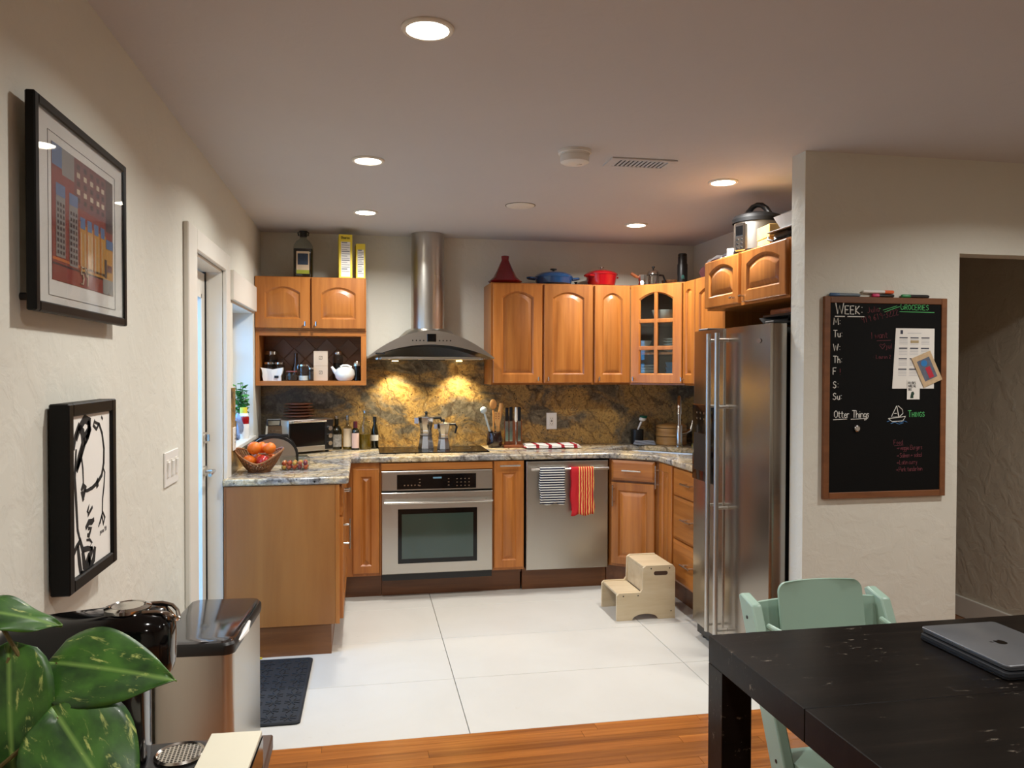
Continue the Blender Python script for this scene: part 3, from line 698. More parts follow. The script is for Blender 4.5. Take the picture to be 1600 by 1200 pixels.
M['redstripe'] = stripe_mat('red_yellow_stripes', (186, 26, 34), (236, 196, 110), 0, 62, .66, .5, -.032)
M['teacloth'] = stripe_mat('white_red_stripes', (226, 220, 210), (160, 30, 40), 0, 11, .72, .25)
def hung(name, label, x0, x1, z0, zt, mat, wav, seed):
    rnd = random.Random(seed); t = MB(); nx, nz = 14, 14; yb = YF-.062
    cols = []
    prof = [(-.0125, z0+.03)] ; front = []
    for j in range(nz+1): front.append((yb-.013, z0+(zt-z0)*j/nz))
    over = [(yb-.009, zt+.008), (yb, zt+.012), (yb+.009, zt+.008)]
    back = [(yb+.012, zt-(zt-z0)*.9*j/nz) for j in range(nz+1)]
    line = front+over+back; grid = []
    for (yy_, z) in line:
        row = []
        for i in range(nx+1):
            x = x0+(x1-x0)*i/nx; f = min(1, (zt-z)/(zt-z0)+.15)
            row.append((x+(.006*math.sin(z*40+seed))*f, yy_-(wav*(.5+.5*math.sin(i*1.5+seed)))*f*(1 if yy_ < yb else 0), z+(.006*math.sin(i*.8+seed)*f if f > .8 else 0)))
        grid.append(row)
    cx, cz = (x0+x1)/2, zt
    vs = [(p[0]-cx, p[1]-yb, p[2]-cz) for r in grid for p in r]; n = nx+1
    t.add(vs, [(i*n+j, i*n+j+1, (i+1)*n+j+1, (i+1)*n+j) for i in range(len(grid)-1) for j in range(nx)])
    o = tag(t.build(name, mat), label, 'towel'); o.location = (cx, yb, cz)
    sm = o.modifiers.new('thick', 'SOLIDIFY'); sm.thickness = .003; sm.offset = 0
    return o
hung('dish_towel', 'navy and white striped towel hung over the dishwasher handle', 1.127, 1.293, .59, .818, 'stripe', .004, 1)
hung('dish_towel', 'red towel with yellow stripes hung over the dishwasher handle', 1.337, 1.49, .515, .818, 'redstripe', .012, 4)
# cooktop
t = thing('cooktop', 'black glass cooktop set into the granite worktop', 'cooktop', (.465, 5.41, ZT))
MB().box(-.365, .365, -.2, .2, .0005, .007, .002).build('glass', pm('cooktop_glass', (10, 9, 9), .2, vary=.1, spec=.08), t)
for x, y_, r in ((-.2, .07, .09), (.2, .07, .075), (-.2, -.1, .07), (.2, -.1, .09)):
    MB().lathe([(r, .00705), (r, .0072), (r-.003, .0072), (r-.003, .00705)], (x, y_, 0), 40).build('burner_ring', pm('burner_print', (58, 56, 54), .3), t)
# range hood
t = thing('range_hood', 'stainless range hood with curved canopy and round chimney', 'range hood', (.447, 5.45, 1.54), world=True)
HX0, HX1, HC, HF = .020, .858, .439, 5.19
MB().lathe([(.0, 1.70), (.118, 1.70), (.118, 2.12), (.116, 2.121), (.116, ZC-.002), (0, ZC-.002)], (HC+.004, 5.56, 0), 48).build('chimney', 'steelh', t)
n = 28; up = []; lo = []
for i in range(n+1):
    u = i/n; s = 2*u-1; x = HX0+(HX1-HX0)*u
    up.append((x, 1.548+.178*(1-abs(s)**1.9))); lo.append((x, 1.540+.094*(1-abs(s)**2.0)))
band = MB(); L = []
for y_ in (HF, YB-.023): L.append([(x, y_, z) for x, z in up]+[(x, y_, z) for x, z in reversed(lo)])
for i in range(n):
    for (a, b_) in ((L[0], L[1]),):
        band.add([L[0][i], L[0][i+1], L[1][i+1], L[1][i]], [(0, 1, 2, 3)])
        m2 = 2*n+1-i
        band.add([L[0][m2], L[0][m2-1], L[1][m2-1], L[1][m2]], [(0, 1, 2, 3)])
        band.add([L[0][i], L[0][i+1], L[0][m2-1], L[0][m2]], [(0, 1, 2, 3)])
        band.add([L[1][i], L[1][i+1], L[1][m2-1], L[1][m2]], [(0, 1, 2, 3)])
cano = band.build('canopy', 'steelh', t, 50)
bmx = bmesh.new(); bmx.from_mesh(cano.data); bmesh.ops.remove_doubles(bmx, verts=bmx.verts, dist=.0005); bmesh.ops.recalc_face_normals(bmx, faces=bmx.faces); bmx.to_mesh(cano.data); bmx.free()
cano.data.set_sharp_from_angle(angle=math.radians(40))
L = []
for z, e, yf in ((1.69, .20, 5.36), (1.735, .155, 5.40), (1.75, .125, 5.43)):
    L.append([(HC-e, yf+.05, z), (HC-e*.7, yf, z), (HC+e*.7, yf, z), (HC+e, yf+.05, z), (HC+e, YB-.023, z), (HC-e, YB-.023, z)])
MB().ring(L).build('saddle', 'steelh', t)
MB().box(HX0+.09, HX1-.09, HF+.02, YB-.024, 1.536, 1.552, .002).build('filter_tray', 'steelh', t)
for x in (.27, .45): MB().box(x-.085 if x < .4 else x-.06, x+.085, HF+.08, YB-.06, 1.531, 1.5355).build('filter', pm('mesh_filter', (70, 70, 68), .4, .8, bmp=.6, bs=300), t)
MB().box(HC-.03, HC+.03, HF-.004, HF+.002, 1.652, 1.704, .002).build('display', 'blackgl', cano)
k = MB()
for i in range(4):
    for s in (-1, 1): k.cyl((HC+s*(.052+.024*i), HF-.003, 1.66), (HC+s*(.052+.024*i), HF+.001, 1.66), .0045, n=10)
k.build('buttons', 'black', cano)
MB().box(HX0+.055, HX0+.115, HF-.003, HF+.001, 1.568, 1.578).build('badge', 'black', cano)
for x in (HX0+.075, HX1-.075):
    MB().lathe([(0, 0), (.024, 0), (.024, -.012), (0, -.012)], (x, HF+.06, 1.547), 20).build('light_housing', 'chrome', t)
for x in (.215, .665):
    l = MB().lathe([(0, 0), (.022, 0), (.022, -.004), (0, -.004)], (x, 5.56, 1.531), 20).build('hood_lamp', 'hoodlens', t)
    sd = bpy.data.lights.new('hood_bulb', 'SPOT'); sd.energy = 28; sd.color = (1, .86, .56); sd.spot_size = math.radians(105); sd.spot_blend = .7; sd.shadow_soft_size = .02
    so = bpy.data.objects.new('hood_bulb', sd); C.objects.link(so); so.parent = t; so.location = Vector((x, 5.56, 1.524))-t.location
# sink and faucet
t = thing('sink', 'undermounted stainless sink set diagonally in the corner', 'sink', (SCX, SCY, .70), SA)
L = [[(u, v_, z) for u, v_ in rrect(-.333+e, .333-e, -.203+e, .203-e, .07, 4)] for z, e in ((.178, -.012), (.178, .0), (.16, .004), (.03, .012), (.012, .03), (.005, .05))]
MB().ring(L, False, True).build('bowl', 'steelh', t)
MB().lathe([(.04, .006), (.04, .010), (.03, .011), (.025, .007), (0, .007)], n=24).build('drain', 'chrome', t)
t = thing('faucet', 'tall chrome pull-down faucet behind the corner sink', 'faucet', (2.245, 5.37, ZT), -1.98)
MB().lathe([(0, 0), (.028, 0), (.028, .008), (.022, .012), (.022, .15), (.019, .155), (0, .155)], n=24).build('body', 'chrome', t)
sp = [(0, 0, .15), (0, 0, .30)] + [(.06-.06*math.cos(a), 0, .30+.06*math.sin(a)) for a in [PI*i/8 for i in range(1, 7)]] + [(.125, 0, .29), (.132, 0, .24)]
MB().tube(sp, [.013]*(len(sp)-2)+[.016, .018], 12).build('spout', 'polished', t)
MB().tube([(0, 0, .09), (-.02, .05, .10), (-.035, .08, .12)], .012, 10).tube([(-.035, .08, .12), (-.04, .09, .16), (-.045, .098, .20)], [.010, .007, .006], 10).build('lever', 'chrome', t)

# ================================================================== SMALL THINGS: helpers
def bottle(name, label, loc, prof, mats, fill=None, lab=None, cap=None, n=24, cat='bottle', group=None):
    t = thing(name, label, cat, loc, 0, group)
    MB().lathe(prof, n=n).build('body', mats, t)
    if fill: MB().lathe([(0, .004), (fill[0], .004), (fill[0], fill[1]), (0, fill[1])], n=n).build('contents', fill[2], t)
    if lab:
        r, z0, z1, mm = lab; a = [-2.6+2.1*i/10 for i in range(11)]
        L = [[((r+e)*math.cos(q_), (r+e)*math.sin(q_), z) for q_ in a] for z, e in ((z0, .0008), (z1, .0008))]
        MB().ring(L, False, False, False).build('label', mm, t)
    if cap: MB().lathe([(0, cap[1]), (cap[0], cap[1]), (cap[0], cap[2]), (0, cap[2])], n=16).build('cap', cap[3], t)
    return t
def jar(label, loc, r, h, lidmat='chrome', fill=None, group='jars on the open shelf', bail=False):
    t = thing('jar', label, 'jar', loc, 0, group)
    MB().lathe([(0, 0), (r*.95, 0), (r, .006), (r, h*.78), (r*.86, h*.86), (r*.86, h*.9)], n=24).build('glass', 'glass', t)
    if fill: MB().lathe([(0, .003), (r*.93, .003), (r*.93, h*fill[0]), (0, h*fill[0])], n=20).build('contents', fill[1], t)
    MB().lathe([(0, h*.88), (r*.92, h*.88), (r*.92, h*.98), (r*.85, h), (0, h)], n=24).build('lid', lidmat, t)
    if bail: MB().tube([(r*.95, 0, h*.7), (r*1.1, 0, h*.8), (r*.95, 0, h*.98)], .0018, 6).tube([(-r*.95, 0, h*.7), (-r*1.08, 0, h*.85), (-r*.9, 0, h*.98)], .0018, 6).build('wire_clip', 'chrome', t)
    return t
M['coffee'] = pm('coffee_beans', (40, 24, 16), .6, vary=.5, vs=80, bmp=.6, bs=120)
M['tea'] = pm('dark_tea', (60, 44, 30), .8, vary=.5, vs=90)
# ------------------------------------------------------------------ open shelf contents (z = 1.392)
SZ = 1.3925
jar('jar of dark beans with metal lid at the back left of the open shelf', (-.618, 5.57, SZ), .045, .20, fill=(.7, 'coffee'))
jar('short metal-lidded jar standing behind the white bag', (-.624, 5.485, SZ), .034, .125, fill=(.7, 'coffee'))
jar('wide metal-lidded jar beside the white bag', (-.560, 5.50, SZ), .038, .125, fill=(.75, 'tea'))
t = thing('paper_bag', 'crumpled open white paper bag at the left of the open shelf', 'bag', (-.595, 5.415, SZ))
L = []
for z, wx_, wy in ((0, .055, .022), (.03, .058, .026), (.05, .062, .028), (.062, .066, .03), (.075, .07, .03)):
    L.append([(wx_*a+.004*math.sin(7*z*100+3*a), wy*b_, z+(.012*abs(a)*(z > .06))) for a, b_ in ((-1, -1), (-.5, -.85), (0, -1.05), (.5, -.85), (1, -1), (1.05, 0), (1, 1), (0, .9), (-1, 1), (-1.05, 0))])
MB().ring(L, True, False).build('bag', 'paper', t, 15)
MB().box(.015, .042, -.0285, -.0275, .018, .034).build('barcode', 'black', t)
bottle('glass_bottle', 'slim brown glass bottle with long neck on the open shelf', (-.455, 5.55, SZ), [(0, 0), (.034, 0), (.036, .01), (.034, .05), (.016, .12), (.012, .17), (.014, .185), (0, .185)], pm('amber_glass', (70, 46, 30), .1, coat=.5))
jar('low jar with red lid at the front of the open shelf', (-.472, 5.41, SZ), .038, .066, pm('dull_red_lid', (130, 70, 64), .5), (.6, 'tea'))
jar('clip-top glass jar in the middle of the open shelf', (-.398, 5.43, SZ), .035, .11, 'chrome', (.3, 'paper'), bail=True)
jar('small spice jar beside the beige carton', (-.348, 5.42, SZ), .018, .088, 'chrome', (.7, 'tea'))
t = thing('carton', 'beige tea carton with a small square emblem', 'carton', (-.285, 5.46, SZ))
MB().box(-.046, .046, -.025, .025, 0, .20, .001).build('box', 'card', t)
MB().box(-.0465, .0465, -.0255, .0255, .0985, .1005).build('seam', pm('carton_seam', (170, 146, 120), .7), t)
k = MB()
for z in (.045, .145):
    k.tube([(-.01, -.0255, z), (.01, -.0255, z), (.01, -.0255, z+.02), (-.01, -.0255, z+.02)], .0012, 4, True).tube([(-.006, -.0255, z+.004), (.006, -.0255, z+.016)], .001, 4)
k.build('emblem', 'black', t)
t = thing('teapot', 'round white ceramic teapot on the open shelf', 'teapot', (-.125, 5.43, SZ))
MB().lathe([(0, 0), (.045, 0), (.062, .02), (.068, .045), (.06, .075), (.04, .09), (.012, .095), (0, .096)], n=32).build('body', 'ceramic', t)
MB().tube([(-.055, 0, .05), (-.075, -.004, .075), (-.088, -.006, .095)], [.016, .011, .008], 12).build('spout', 'ceramic', t)
MB().tube([(-.03, 0, .094), (-.015, 0, .104), (.015, 0, .105), (.045, 0, .092)], .006, 10).build('handle', 'ceramic', t)
jar('tall clear jar with metal lid behind the white teapot', (-.175, 5.56, SZ), .034, .20, fill=(.6, 'coffee'))
t = thing('pepper_mill', 'short metal-topped pepper mill at the right end of the open shelf', 'mill', (-.045, 5.43, SZ))
MB().lathe([(0, 0), (.022, 0), (.023, .03), (.018, .06), (.02, .1), (0, .1)], n=20).build('body', 'blackgloss', t)
MB().lathe([(0, .1), (.026, .1), (.027, .118), (.02, .13), (0, .132)], n=20).build('top', 'polished', t)
# ------------------------------------------------------------------ on top of the wall units
U0 = 2.079
t = thing('oil_bottle', 'large dark oil bottle with handle cap above the left cabinet', 'bottle', (-.40, 5.50, U0))
L = [[(u, v_, z) for u, v_ in rrect(-a, a, -a*.8, a*.8, a*.35, 4)] for z, a in ((0, .06), (.01, .064), (.20, .064), (.225, .06), (.25, .045), (.27, .022), (.285, .02))]
MB().ring(L).build('body', 'glass', t)
L = [[(u, v_, z) for u, v_ in rrect(-a, a, -a*.8, a*.8, a*.35, 4)] for z, a in ((.003, .061), (.20, .061))]
MB().ring(L).build('oil', pm('dark_oil', (40, 26, 8), .1, coat=.5), t)
MB().lathe([(0, .283), (.024, .283), (.024, .318), (0, .318)], n=20).tube([(-.03, 0, .29), (-.036, 0, .312), (-.02, 0, .322), (.02, 0, .322), (.036, 0, .312), (.03, 0, .29)], .005, 8).build('cap', 'black', t)
lb = MB().box(-.042, .042, -.0535, -.0518, .03, .18).build('label', 'label', t)
MB().box(-.034, .034, -.0545, -.0536, .09, .165).build('label_picture', pm('label_picture', (64, 84, 110), .7, vary=.7, vs=40), lb)
MB().box(-.042, .042, -.0545, -.0536, .03, .055).build('label_band', pm('label_green', (170, 180, 60), .7), lb)
def carton(label, loc, w_, d_, h, title):
    t = thing('cereal_carton', label, 'carton', loc, .06, 'yellow cartons on the left cabinet')
    MB().box(-w_/2, w_/2, -d_/2, d_/2, 0, h, .001).build('box', 'cereal', t)
    fp = MB().box(-w_*.34, w_*.34, -d_/2-.0012, -d_/2-.0002, .01, h*.83).build('nutrition_panel', 'paper', t)
    k = MB()
    for i in range(14): k.box(-w_*.3, w_*.3*(1 if i % 3 else .4), -d_/2-.0018, -d_/2-.0012, h*.8-i*h*.05, h*.8-i*h*.05+(.003 if i % 4 else .006))
    k.build('print', pm('grey_print', (110, 110, 120), .8), fp)
    return t
c1 = carton('taller yellow cereal carton above the left cabinet', (-.125, 5.50, U0), .088, .22, .292, 'Cheerios')
c2 = carton('shorter yellow carton right of the taller carton', (-.025, 5.50, U0), .062, .18, .236, '')
#PART3
# stroke lettering ---------------------------------------------------------
GL = {'A': '0,0 .3,1 .6,0;.1,.35 .5,.35', 'B': '0,0 0,1 .4,1 .5,.8 .4,.55 0,.55;.4,.55 .55,.3 .4,0 0,0', 'C': '.55,.85 .35,1 .1,.8 .05,.3 .25,0 .55,.12', 'E': '.5,1 0,1 0,0 .5,0;0,.52 .4,.52',
      'F': '.5,1 0,1 0,0;0,.5 .4,.5', 'G': '.55,.85 .35,1 .1,.8 .05,.3 .25,0 .55,.15 .55,.45 .35,.45', 'H': '0,0 0,1;.5,0 .5,1;0,.5 .5,.5', 'I': '.1,0 .1,1', 'J': '.4,1 .4,.2 .2,0 0,.15', 'K': '0,0 0,1;.5,1 0,.45 .55,0',
      'L': '0,1 0,0 .45,0', 'M': '0,0 .1,1 .4,.3 .7,1 .8,0', 'N': '0,0 0,1 .5,0 .5,1', 'O': '.3,1 .05,.75 .05,.25 .3,0 .55,.25 .55,.75 .3,1', 'P': '0,0 0,1 .4,1 .5,.75 .4,.5 0,.5', 'R': '0,0 0,1 .4,1 .5,.75 .4,.5 0,.5;.2,.5 .55,0',
      'S': '.5,.85 .3,1 .05,.8 .15,.58 .45,.42 .5,.18 .25,0 0,.15', 'T': '0,1 .6,1;.3,1 .3,0', 'U': '0,1 0,.2 .25,0 .5,.2 .5,1', 'V': '0,1 .25,0 .5,1', 'W': '0,1 .2,0 .4,.75 .6,0 .8,1', 'Y': '0,1 .25,.5 .5,1;.25,.5 .25,0',
      'a': '.4,.55 .15,.6 0,.3 .15,0 .4,.2 .4,.55 .42,0', 'b': '0,1 0,0 .3,.05 .4,.3 .3,.55 0,.5', 'c': '.4,.5 .2,.6 0,.3 .2,0 .4,.1', 'd': '.4,.5 .15,.6 0,.3 .15,0 .4,.15;.4,1 .42,0', 'e': '0,.3 .4,.35 .25,.6 .05,.45 .02,.15 .2,0 .4,.1', 'g': '.4,.5 .15,.6 0,.3 .15,.05 .4,.2;.4,.55 .4,-.3 .1,-.35',
      'h': '0,0 0,1;0,.4 .2,.6 .38,.45 .4,0', 'i': '.1,.6 .1,0;.1,.8 .1,.85', 'j': '.2,.6 .2,-.25 0,-.3', 'k': '0,0 0,1;.35,.6 0,.3 .38,0', 'l': '.1,1 .1,0', 'm': '0,0 0,.6 .2,.55 .25,0;.25,.5 .45,.58 .5,0', 'n': '0,0 0,.6;0,.45 .2,.6 .38,.45 .4,0', 'o': '.2,.6 0,.3 .2,0 .4,.3 .2,.6', 'p': '0,.6 0,-.35;0,.5 .3,.6 .4,.3 .25,0 0,.1',
      'r': '0,0 0,.6;0,.4 .15,.58 .32,.55', 's': '.35,.5 .15,.6 .05,.45 .3,.2 .2,0 0,.08', 't': '.15,.9 .15,.1 .35,0;0,.62 .35,.62', 'u': '0,.6 .02,.15 .18,0 .38,.15 .38,.6;.38,.3 .4,0', 'v': '0,.6 .2,0 .4,.6', 'w': '0,.6 .12,0 .28,.45 .42,0 .56,.6', 'y': '0,.6 .2,.1;.4,.6 .1,-.35',
      '1': '.1,.8 .2,1 .2,0', '2': '.02,.8 .2,1 .42,.8 .0,0 .45,0', '3': '.02,.9 .3,1 .4,.78 .15,.55 .42,.3 .3,.02 0,.08', '5': '.42,1 .06,1 .04,.58 .3,.62 .44,.35 .3,.02 0,.08', '6': '.4,.95 .1,.6 .02,.25 .2,0 .42,.2 .3,.45 .05,.35', '9': '.4,.7 .2,1 .02,.75 .2,.52 .4,.7 .38,.0', '-': '0,.5 .35,.5', '+': '0,.4 .35,.4;.17,.6 .17,.2',
      ':': '.1,.15 .1,.2;.1,.6 .1,.65', '!': '.1,1 .1,.35;.1,.0 .1,.06', '>': '0,.4 .45,.4;.28,.58 .45,.4 .28,.22', '?': '0,.4 .1,.5', '*': '.1,.4 .12,.42', ' ': '', 'z': '0,.6 .35,.6 0,0 .38,0'}
WID = {'M': .95, 'W': .95, 'I': .3, 'i': .3, 'l': .3, ':': .3, '!': .3, ' ': .4, 'm': .66, 'w': .7, 'A': .75, 'T': .72, 'O': .75}
def lettering(name, text, o, ux, uz, n, size, r, mat, parent, small=False, sp=1.0):
    """hand lettering: round strokes lying on a surface; o origin, ux along, uz up, n outward"""
    o, ux, uz, n = Vector(o), Vector(ux), Vector(uz), Vector(n); k = MB(); x = 0
    for i, ch in enumerate(text):
        s = size*(.74 if (small and i > 0 and text[i-1] != ' ' and ch.isupper()) else 1)
        for st in GL.get(ch, '').split(';'):
            pts = [tuple(map(float, q_.split(','))) for q_ in st.split()] if st else []
            if len(pts) > 1: k.tube([o+ux*(x+a*s)+uz*(b_*s)+n*.0006 for a, b_ in pts], r, 5)
        x += s*(WID.get(ch, .72 if ch.isupper() or ch.isdigit() else .54))*sp
    return k.build(name, mat, parent)
nutr = [c for c in c1.children if c.name.startswith('box')][0]
lettering('title_print', 'Cheerios', (-.03, -.111, .262), (1, 0, 0), (0, 0, 1), (0, -1, 0), .017, .0013, 'black', nutr, sp=.8)
# ------------------------------------------------------------------ cookware on the right wall units
U1 = 2.0715
t = thing('tagine', 'red cone-lidded tagine on the tall wall cabinet', 'tagine', (.985, 5.50, U1))
MB().lathe([(0, 0), (.09, 0), (.118, .016), (.122, .022), (.11, .022), (0, .02)], n=36).build('dish', 'redlid', t)
MB().lathe([(.112, .0225), (.108, .03), (.085, .05), (.058, .10), (.036, .15), (.026, .17), (.026, .178), (.028, .2), (.022, .203), (0, .198)], n=36).build('lid', 'redlid', t)
t = thing('braiser', 'low blue enamelled braiser with lid and side handles', 'pot', (1.335, 5.49, U1))
MB().lathe([(0, 0), (.10, 0), (.125, .012), (.135, .045), (.137, .052), (0, .052)], n=40).build('pan', 'blue', t)
lid = MB().lathe([(.139, .053), (.139, .06), (.125, .075), (.09, .09), (.04, .098), (0, .1)], n=40).build('lid', 'blue', t)
MB().lathe([(0, .098), (.008, .098), (.008, .108), (.024, .112), (.024, .12), (0, .122)], n=20).build('knob', 'black', lid)
for s in (-1, 1): MB().tube([(s*.128, -.04, .045), (s*.175, -.034, .05), (s*.19, 0, .052), (s*.175, .034, .05), (s*.128, .04, .045)], .008, 8).build('handle', 'blue', t)
t = thing('dutch_oven', 'glossy red enamelled dutch oven with lid', 'pot', (1.69, 5.49, U1), .5)
MB().lathe([(0, 0), (.09, 0), (.1, .008), (.113, .07), (.116, .08), (0, .08)], n=40).build('pot', 'red', t)
lid = MB().lathe([(.119, .081), (.12, .088), (.10, .104), (.05, .118), (0, .121)], n=40).build('lid', 'red', t)
MB().lathe([(0, .119), (.006, .119), (.006, .13), (.02, .134), (.02, .14), (0, .141)], n=20).build('knob', 'chrome', lid)
for s in (-1, 1): MB().tube([(s*.108, -.035, .07), (s*.14, -.028, .072), (s*.15, 0, .073), (s*.14, .028, .072), (s*.108, .035, .07)], .008, 8).build('handle', 'red', t)
t = thing('pot_lid', 'dark round lid lying behind the red dutch oven', 'lid', (1.53, 5.60, U1))
MB().lathe([(0, 0), (.075, 0), (.075, .006), (.05, .02), (0, .028)], n=28).build('lid', 'black', t); MB().lathe([(0, .027), (.006, .027), (.014, .042), (0, .044)], n=14).build('knob', 'black', t)
def moka(name, label, loc, h, rz, hm='black', extra=0):
    t = thing(name, label, 'coffee pot', loc, rz); a = h/.22; n = 8
    def oct_(r): return r*a
    MB().lathe([(0, 0), (oct_(.05), 0), (oct_(.05), oct_(.006)), (oct_(.038), oct_(.075)), (oct_(.040), oct_(.08)), (oct_(.040), oct_(.09)), (0, oct_(.09))], n=8).build('boiler', 'alu', t, 20)
    MB().lathe([(0, oct_(.09)), (oct_(.036), oct_(.09)), (oct_(.038), oct_(.105)), (oct_(.036), oct_(.11)), (oct_(.05), oct_(.185)), (0, oct_(.185))], n=8).build('jug', 'alu', t, 20)
    MB().prism([(-.05*a, -.015*a), (-.05*a, .015*a), (-.072*a, 0)], .15*a, .185*a).build('spout', 'alu', t)
    ld_ = MB().lathe([(oct_(.051), oct_(.1855)), (oct_(.051), oct_(.19)), (oct_(.015), oct_(.202)), (0, oct_(.203))], n=8).build('lid', 'alu', t, 20)
    MB().lathe([(0, .2*a), (.006*a, .2*a), (.010*a, .214*a), (.006*a, .222*a), (0, .223*a)], n=12).build('knob', hm, ld_)
    MB().tube([(.045*a, 0, .18*a), (.085*a, 0, .182*a), (.098*a, 0, .16*a), (.085*a, 0, .115*a)], [.008*a, .009*a, .0085*a, .007*a], 8).build('handle', hm, t)
    return t
t = moka('moka_pot', 'larger aluminium moka pot on the cooktop', (.425, 5.46, ZT+.0078), .255, .15)
k = MB().tube([(0, -.0485, .150), (0, -.0495, .17)], .005, 6).tube([(0, -.049, .178), (0, -.0495, .182)], .005, 6).tube([(-.003, -.049, .145), (.006, -.049, .145)], .004, 6)
k.build('emblem', 'black', t)
moka('moka_pot', 'smaller aluminium moka pot on the cooktop', (.54, 5.40, ZT+.0078), .205, .1)
t = thing('moka_jug', 'small aluminium pot with a wooden side handle on the corner cabinet', 'coffee pot', (1.955, 5.36, U1))
MB().lathe([(0, 0), (.03, 0), (.03, .004), (.024, .03), (.028, .032), (.033, .075), (0, .075)], n=8).build('jug', 'alu', t, 20)
MB().tube([(-.03, 0, .055), (-.05, 0, .065), (-.085, 0, .085)], [.008, .012, .011], 10).build('handle', 'teak', t)
t = thing('coffee_press', 'chrome coffee press with domed lid on the corner cabinet', 'coffee press', (2.045, 5.38, U1))
MB().lathe([(0, 0), (.045, 0), (.045, .004), (.041, .006), (.041, .075), (.038, .078), (0, .078)], n=28).build('beaker', 'polished', t)
ld_ = MB().lathe([(.046, .079), (.046, .088), (.035, .108), (.012, .118), (0, .119)], n=28).build('lid', 'polished', t)
MB().lathe([(0, .118), (.004, .118), (.004, .126), (.010, .13), (.010, .14), (0, .144)], n=16).build('plunger_knob', 'black', ld_)
MB().tube([(.043, 0, .08), (.075, 0, .078), (.088, 0, .045), (.078, 0, .01)], .007, 10).build('handle', 'black', t)
t = thing('basket', 'low dark woven basket beside the black tumbler', 'basket', (2.225, 5.45, U1))
k = MB()
for i in range(5): k.tube([((.065+.004*i)*math.cos(2*PI*j/24), (.05+.004*i)*math.sin(2*PI*j/24), .006+.01*i) for j in range(24)], .006, 6, True)
k.build('weave', 'wicker', t); MB().lathe([(0, 0), (.064, 0), (.064, .004), (0, .004)], sy=.78).build('base', 'wicker', t)
t = thing('tumbler', 'tall matt black insulated tumbler on the corner cabinet', 'tumbler', (2.225, 5.28, U1))
MB().lathe([(0, 0), (.034, 0), (.036, .006), (.036, .145), (.032, .155), (.032, .20), (0, .20)], n=28).build('body', 'black', t)
MB().lathe([(0, .2005), (.0315, .2005), (.0315, .218), (.026, .224), (0, .224)], n=28).build('lid', pm('dark_steel', (60, 60, 60), .25, .8), t)
MB().tube([(-.016, -.0345, .04), (-.02, -.033, .06), (-.01, -.036, .07), (-.014, -.035, .05), (-.004, -.037, .04), (-.006, -.037, .065)], .0016, 5).build('emblem', pm('teal_print', (70, 160, 150), .6), t)
t = thing('wrapped_bundle', 'crumpled maroon bundle with silver foil lying on the right cabinets', 'bundle', (2.30, 4.72, U1))
def blob(nm, mat, c, r, seed, amp, par):
    rnd = random.Random(seed); bm = bmesh.new(); bmesh.ops.create_icosphere(bm, subdivisions=3, radius=1)
    ph = [(rnd.uniform(2, 5), rnd.uniform(2, 5), rnd.uniform(2, 5), rnd.uniform(0, 6)) for _ in range(4)]
    for q_ in bm.verts:
        p = q_.co.copy(); f = 1+amp*sum(math.sin(a*p.x*1.7+b_*p.y*1.5+c_*p.z+d_) for a, b_, c_, d_ in ph)/2
        q_.co = Vector((c[0]+r[0]*p.x*f, c[1]+r[1]*p.y*f, max(.001, c[2]+r[2]*p.z*f)))
    k = MB(); k.bm(bm); bm.free(); return k.build(nm, mat, par, 60)
blob('cloth', 'maroon', (0, 0, .05), (.10, .36, .075), 3, .22, t)
blob('foil', 'bag', (-.055, -.02, .07), (.06, .2, .055), 9, .4, t)
blob('foil', 'bag', (-.05, -.25, .09), (.05, .12, .06), 5, .4, t)
t = thing('pressure_cooker', 'steel electric pressure cooker with black domed lid over the refrigerator', 'pressure cooker', (2.055, 3.88, ZU1), -1.2)
MB().lathe([(0, 0), (.118, 0), (.122, .01), (.122, .03), (0, .03)], n=40).build('base', 'black', t)
MB().lathe([(0, .03), (.12, .03), (.12, .175), (0, .175)], n=40).build('body', 'steel', t)
ld_ = MB().lathe([(.128, .176), (.13, .195), (.12, .212), (.08, .226), (.03, .232), (0, .233)], n=40).build('lid', 'black', t)
poly = [(-.085, .21), (.085, .21)] + [(.085-.17*i/10, .21+.068*math.sin(PI*i/10)**.8) for i in range(1, 10)]
hk = MB(); inner = [(-.035, .232), (.035, .232), (.03, .252), (0, .262), (-.03, .252)]
hk.tube([(-.085, 0, .212), (-.06, 0, .245), (-.03, 0, .268), (.0, 0, .275), (.03, 0, .268), (.06, 0, .245), (.085, 0, .212)], [.014, .015, .014, .013, .014, .015, .014], 10)
hk.build('lid_handle', 'black', ld_)
pn = MB().box(-.034, .034, -.136, -.112, .02, .165, .006).build('control_panel', 'polished', t)
MB().box(-.022, .022, -.1375, -.136, .10, .15).build('display', 'blackgl', pn)
k = MB()
for i in range(2):
    for j in range(3): k.cyl((-.014+i*.028, -.136, .035+j*.022), (-.014+i*.028, -.1385, .035+j*.022), .006, n=10)
k.build('keys', 'black', pn)
t = thing('charger', 'small white plug charger beside the pressure cooker', 'charger', (1.975, 4.02, ZU1), -.6)
MB().box(-.02, .02, -.014, .014, .012, .062, .004, 2).build('body', 'white', t); MB().box(-.025, .025, -.018, .018, 0, .012, .003).build('cable_coil', 'black', t)
t = thing('wooden_box', 'pale wooden box between the cooker and the foil tray', 'box', (2.02, 3.63, ZU1), -.1)
M['boxwood'] = woodmat('yellow_pine', (204, 168, 96), (182, 142, 70), .5, (3, 20, 20), 0)
MB().box(-.06, .09, -.075, .075, 0, .05, .002).build('body', 'boxwood', t); MB().box(-.062, .09, -.077, .077, .052, .115, .002).build('lid', 'boxwood', t)
t = thing('waffle_maker', 'black appliance under the foil tray over the refrigerator', 'appliance', (2.03, 3.40, ZU1))
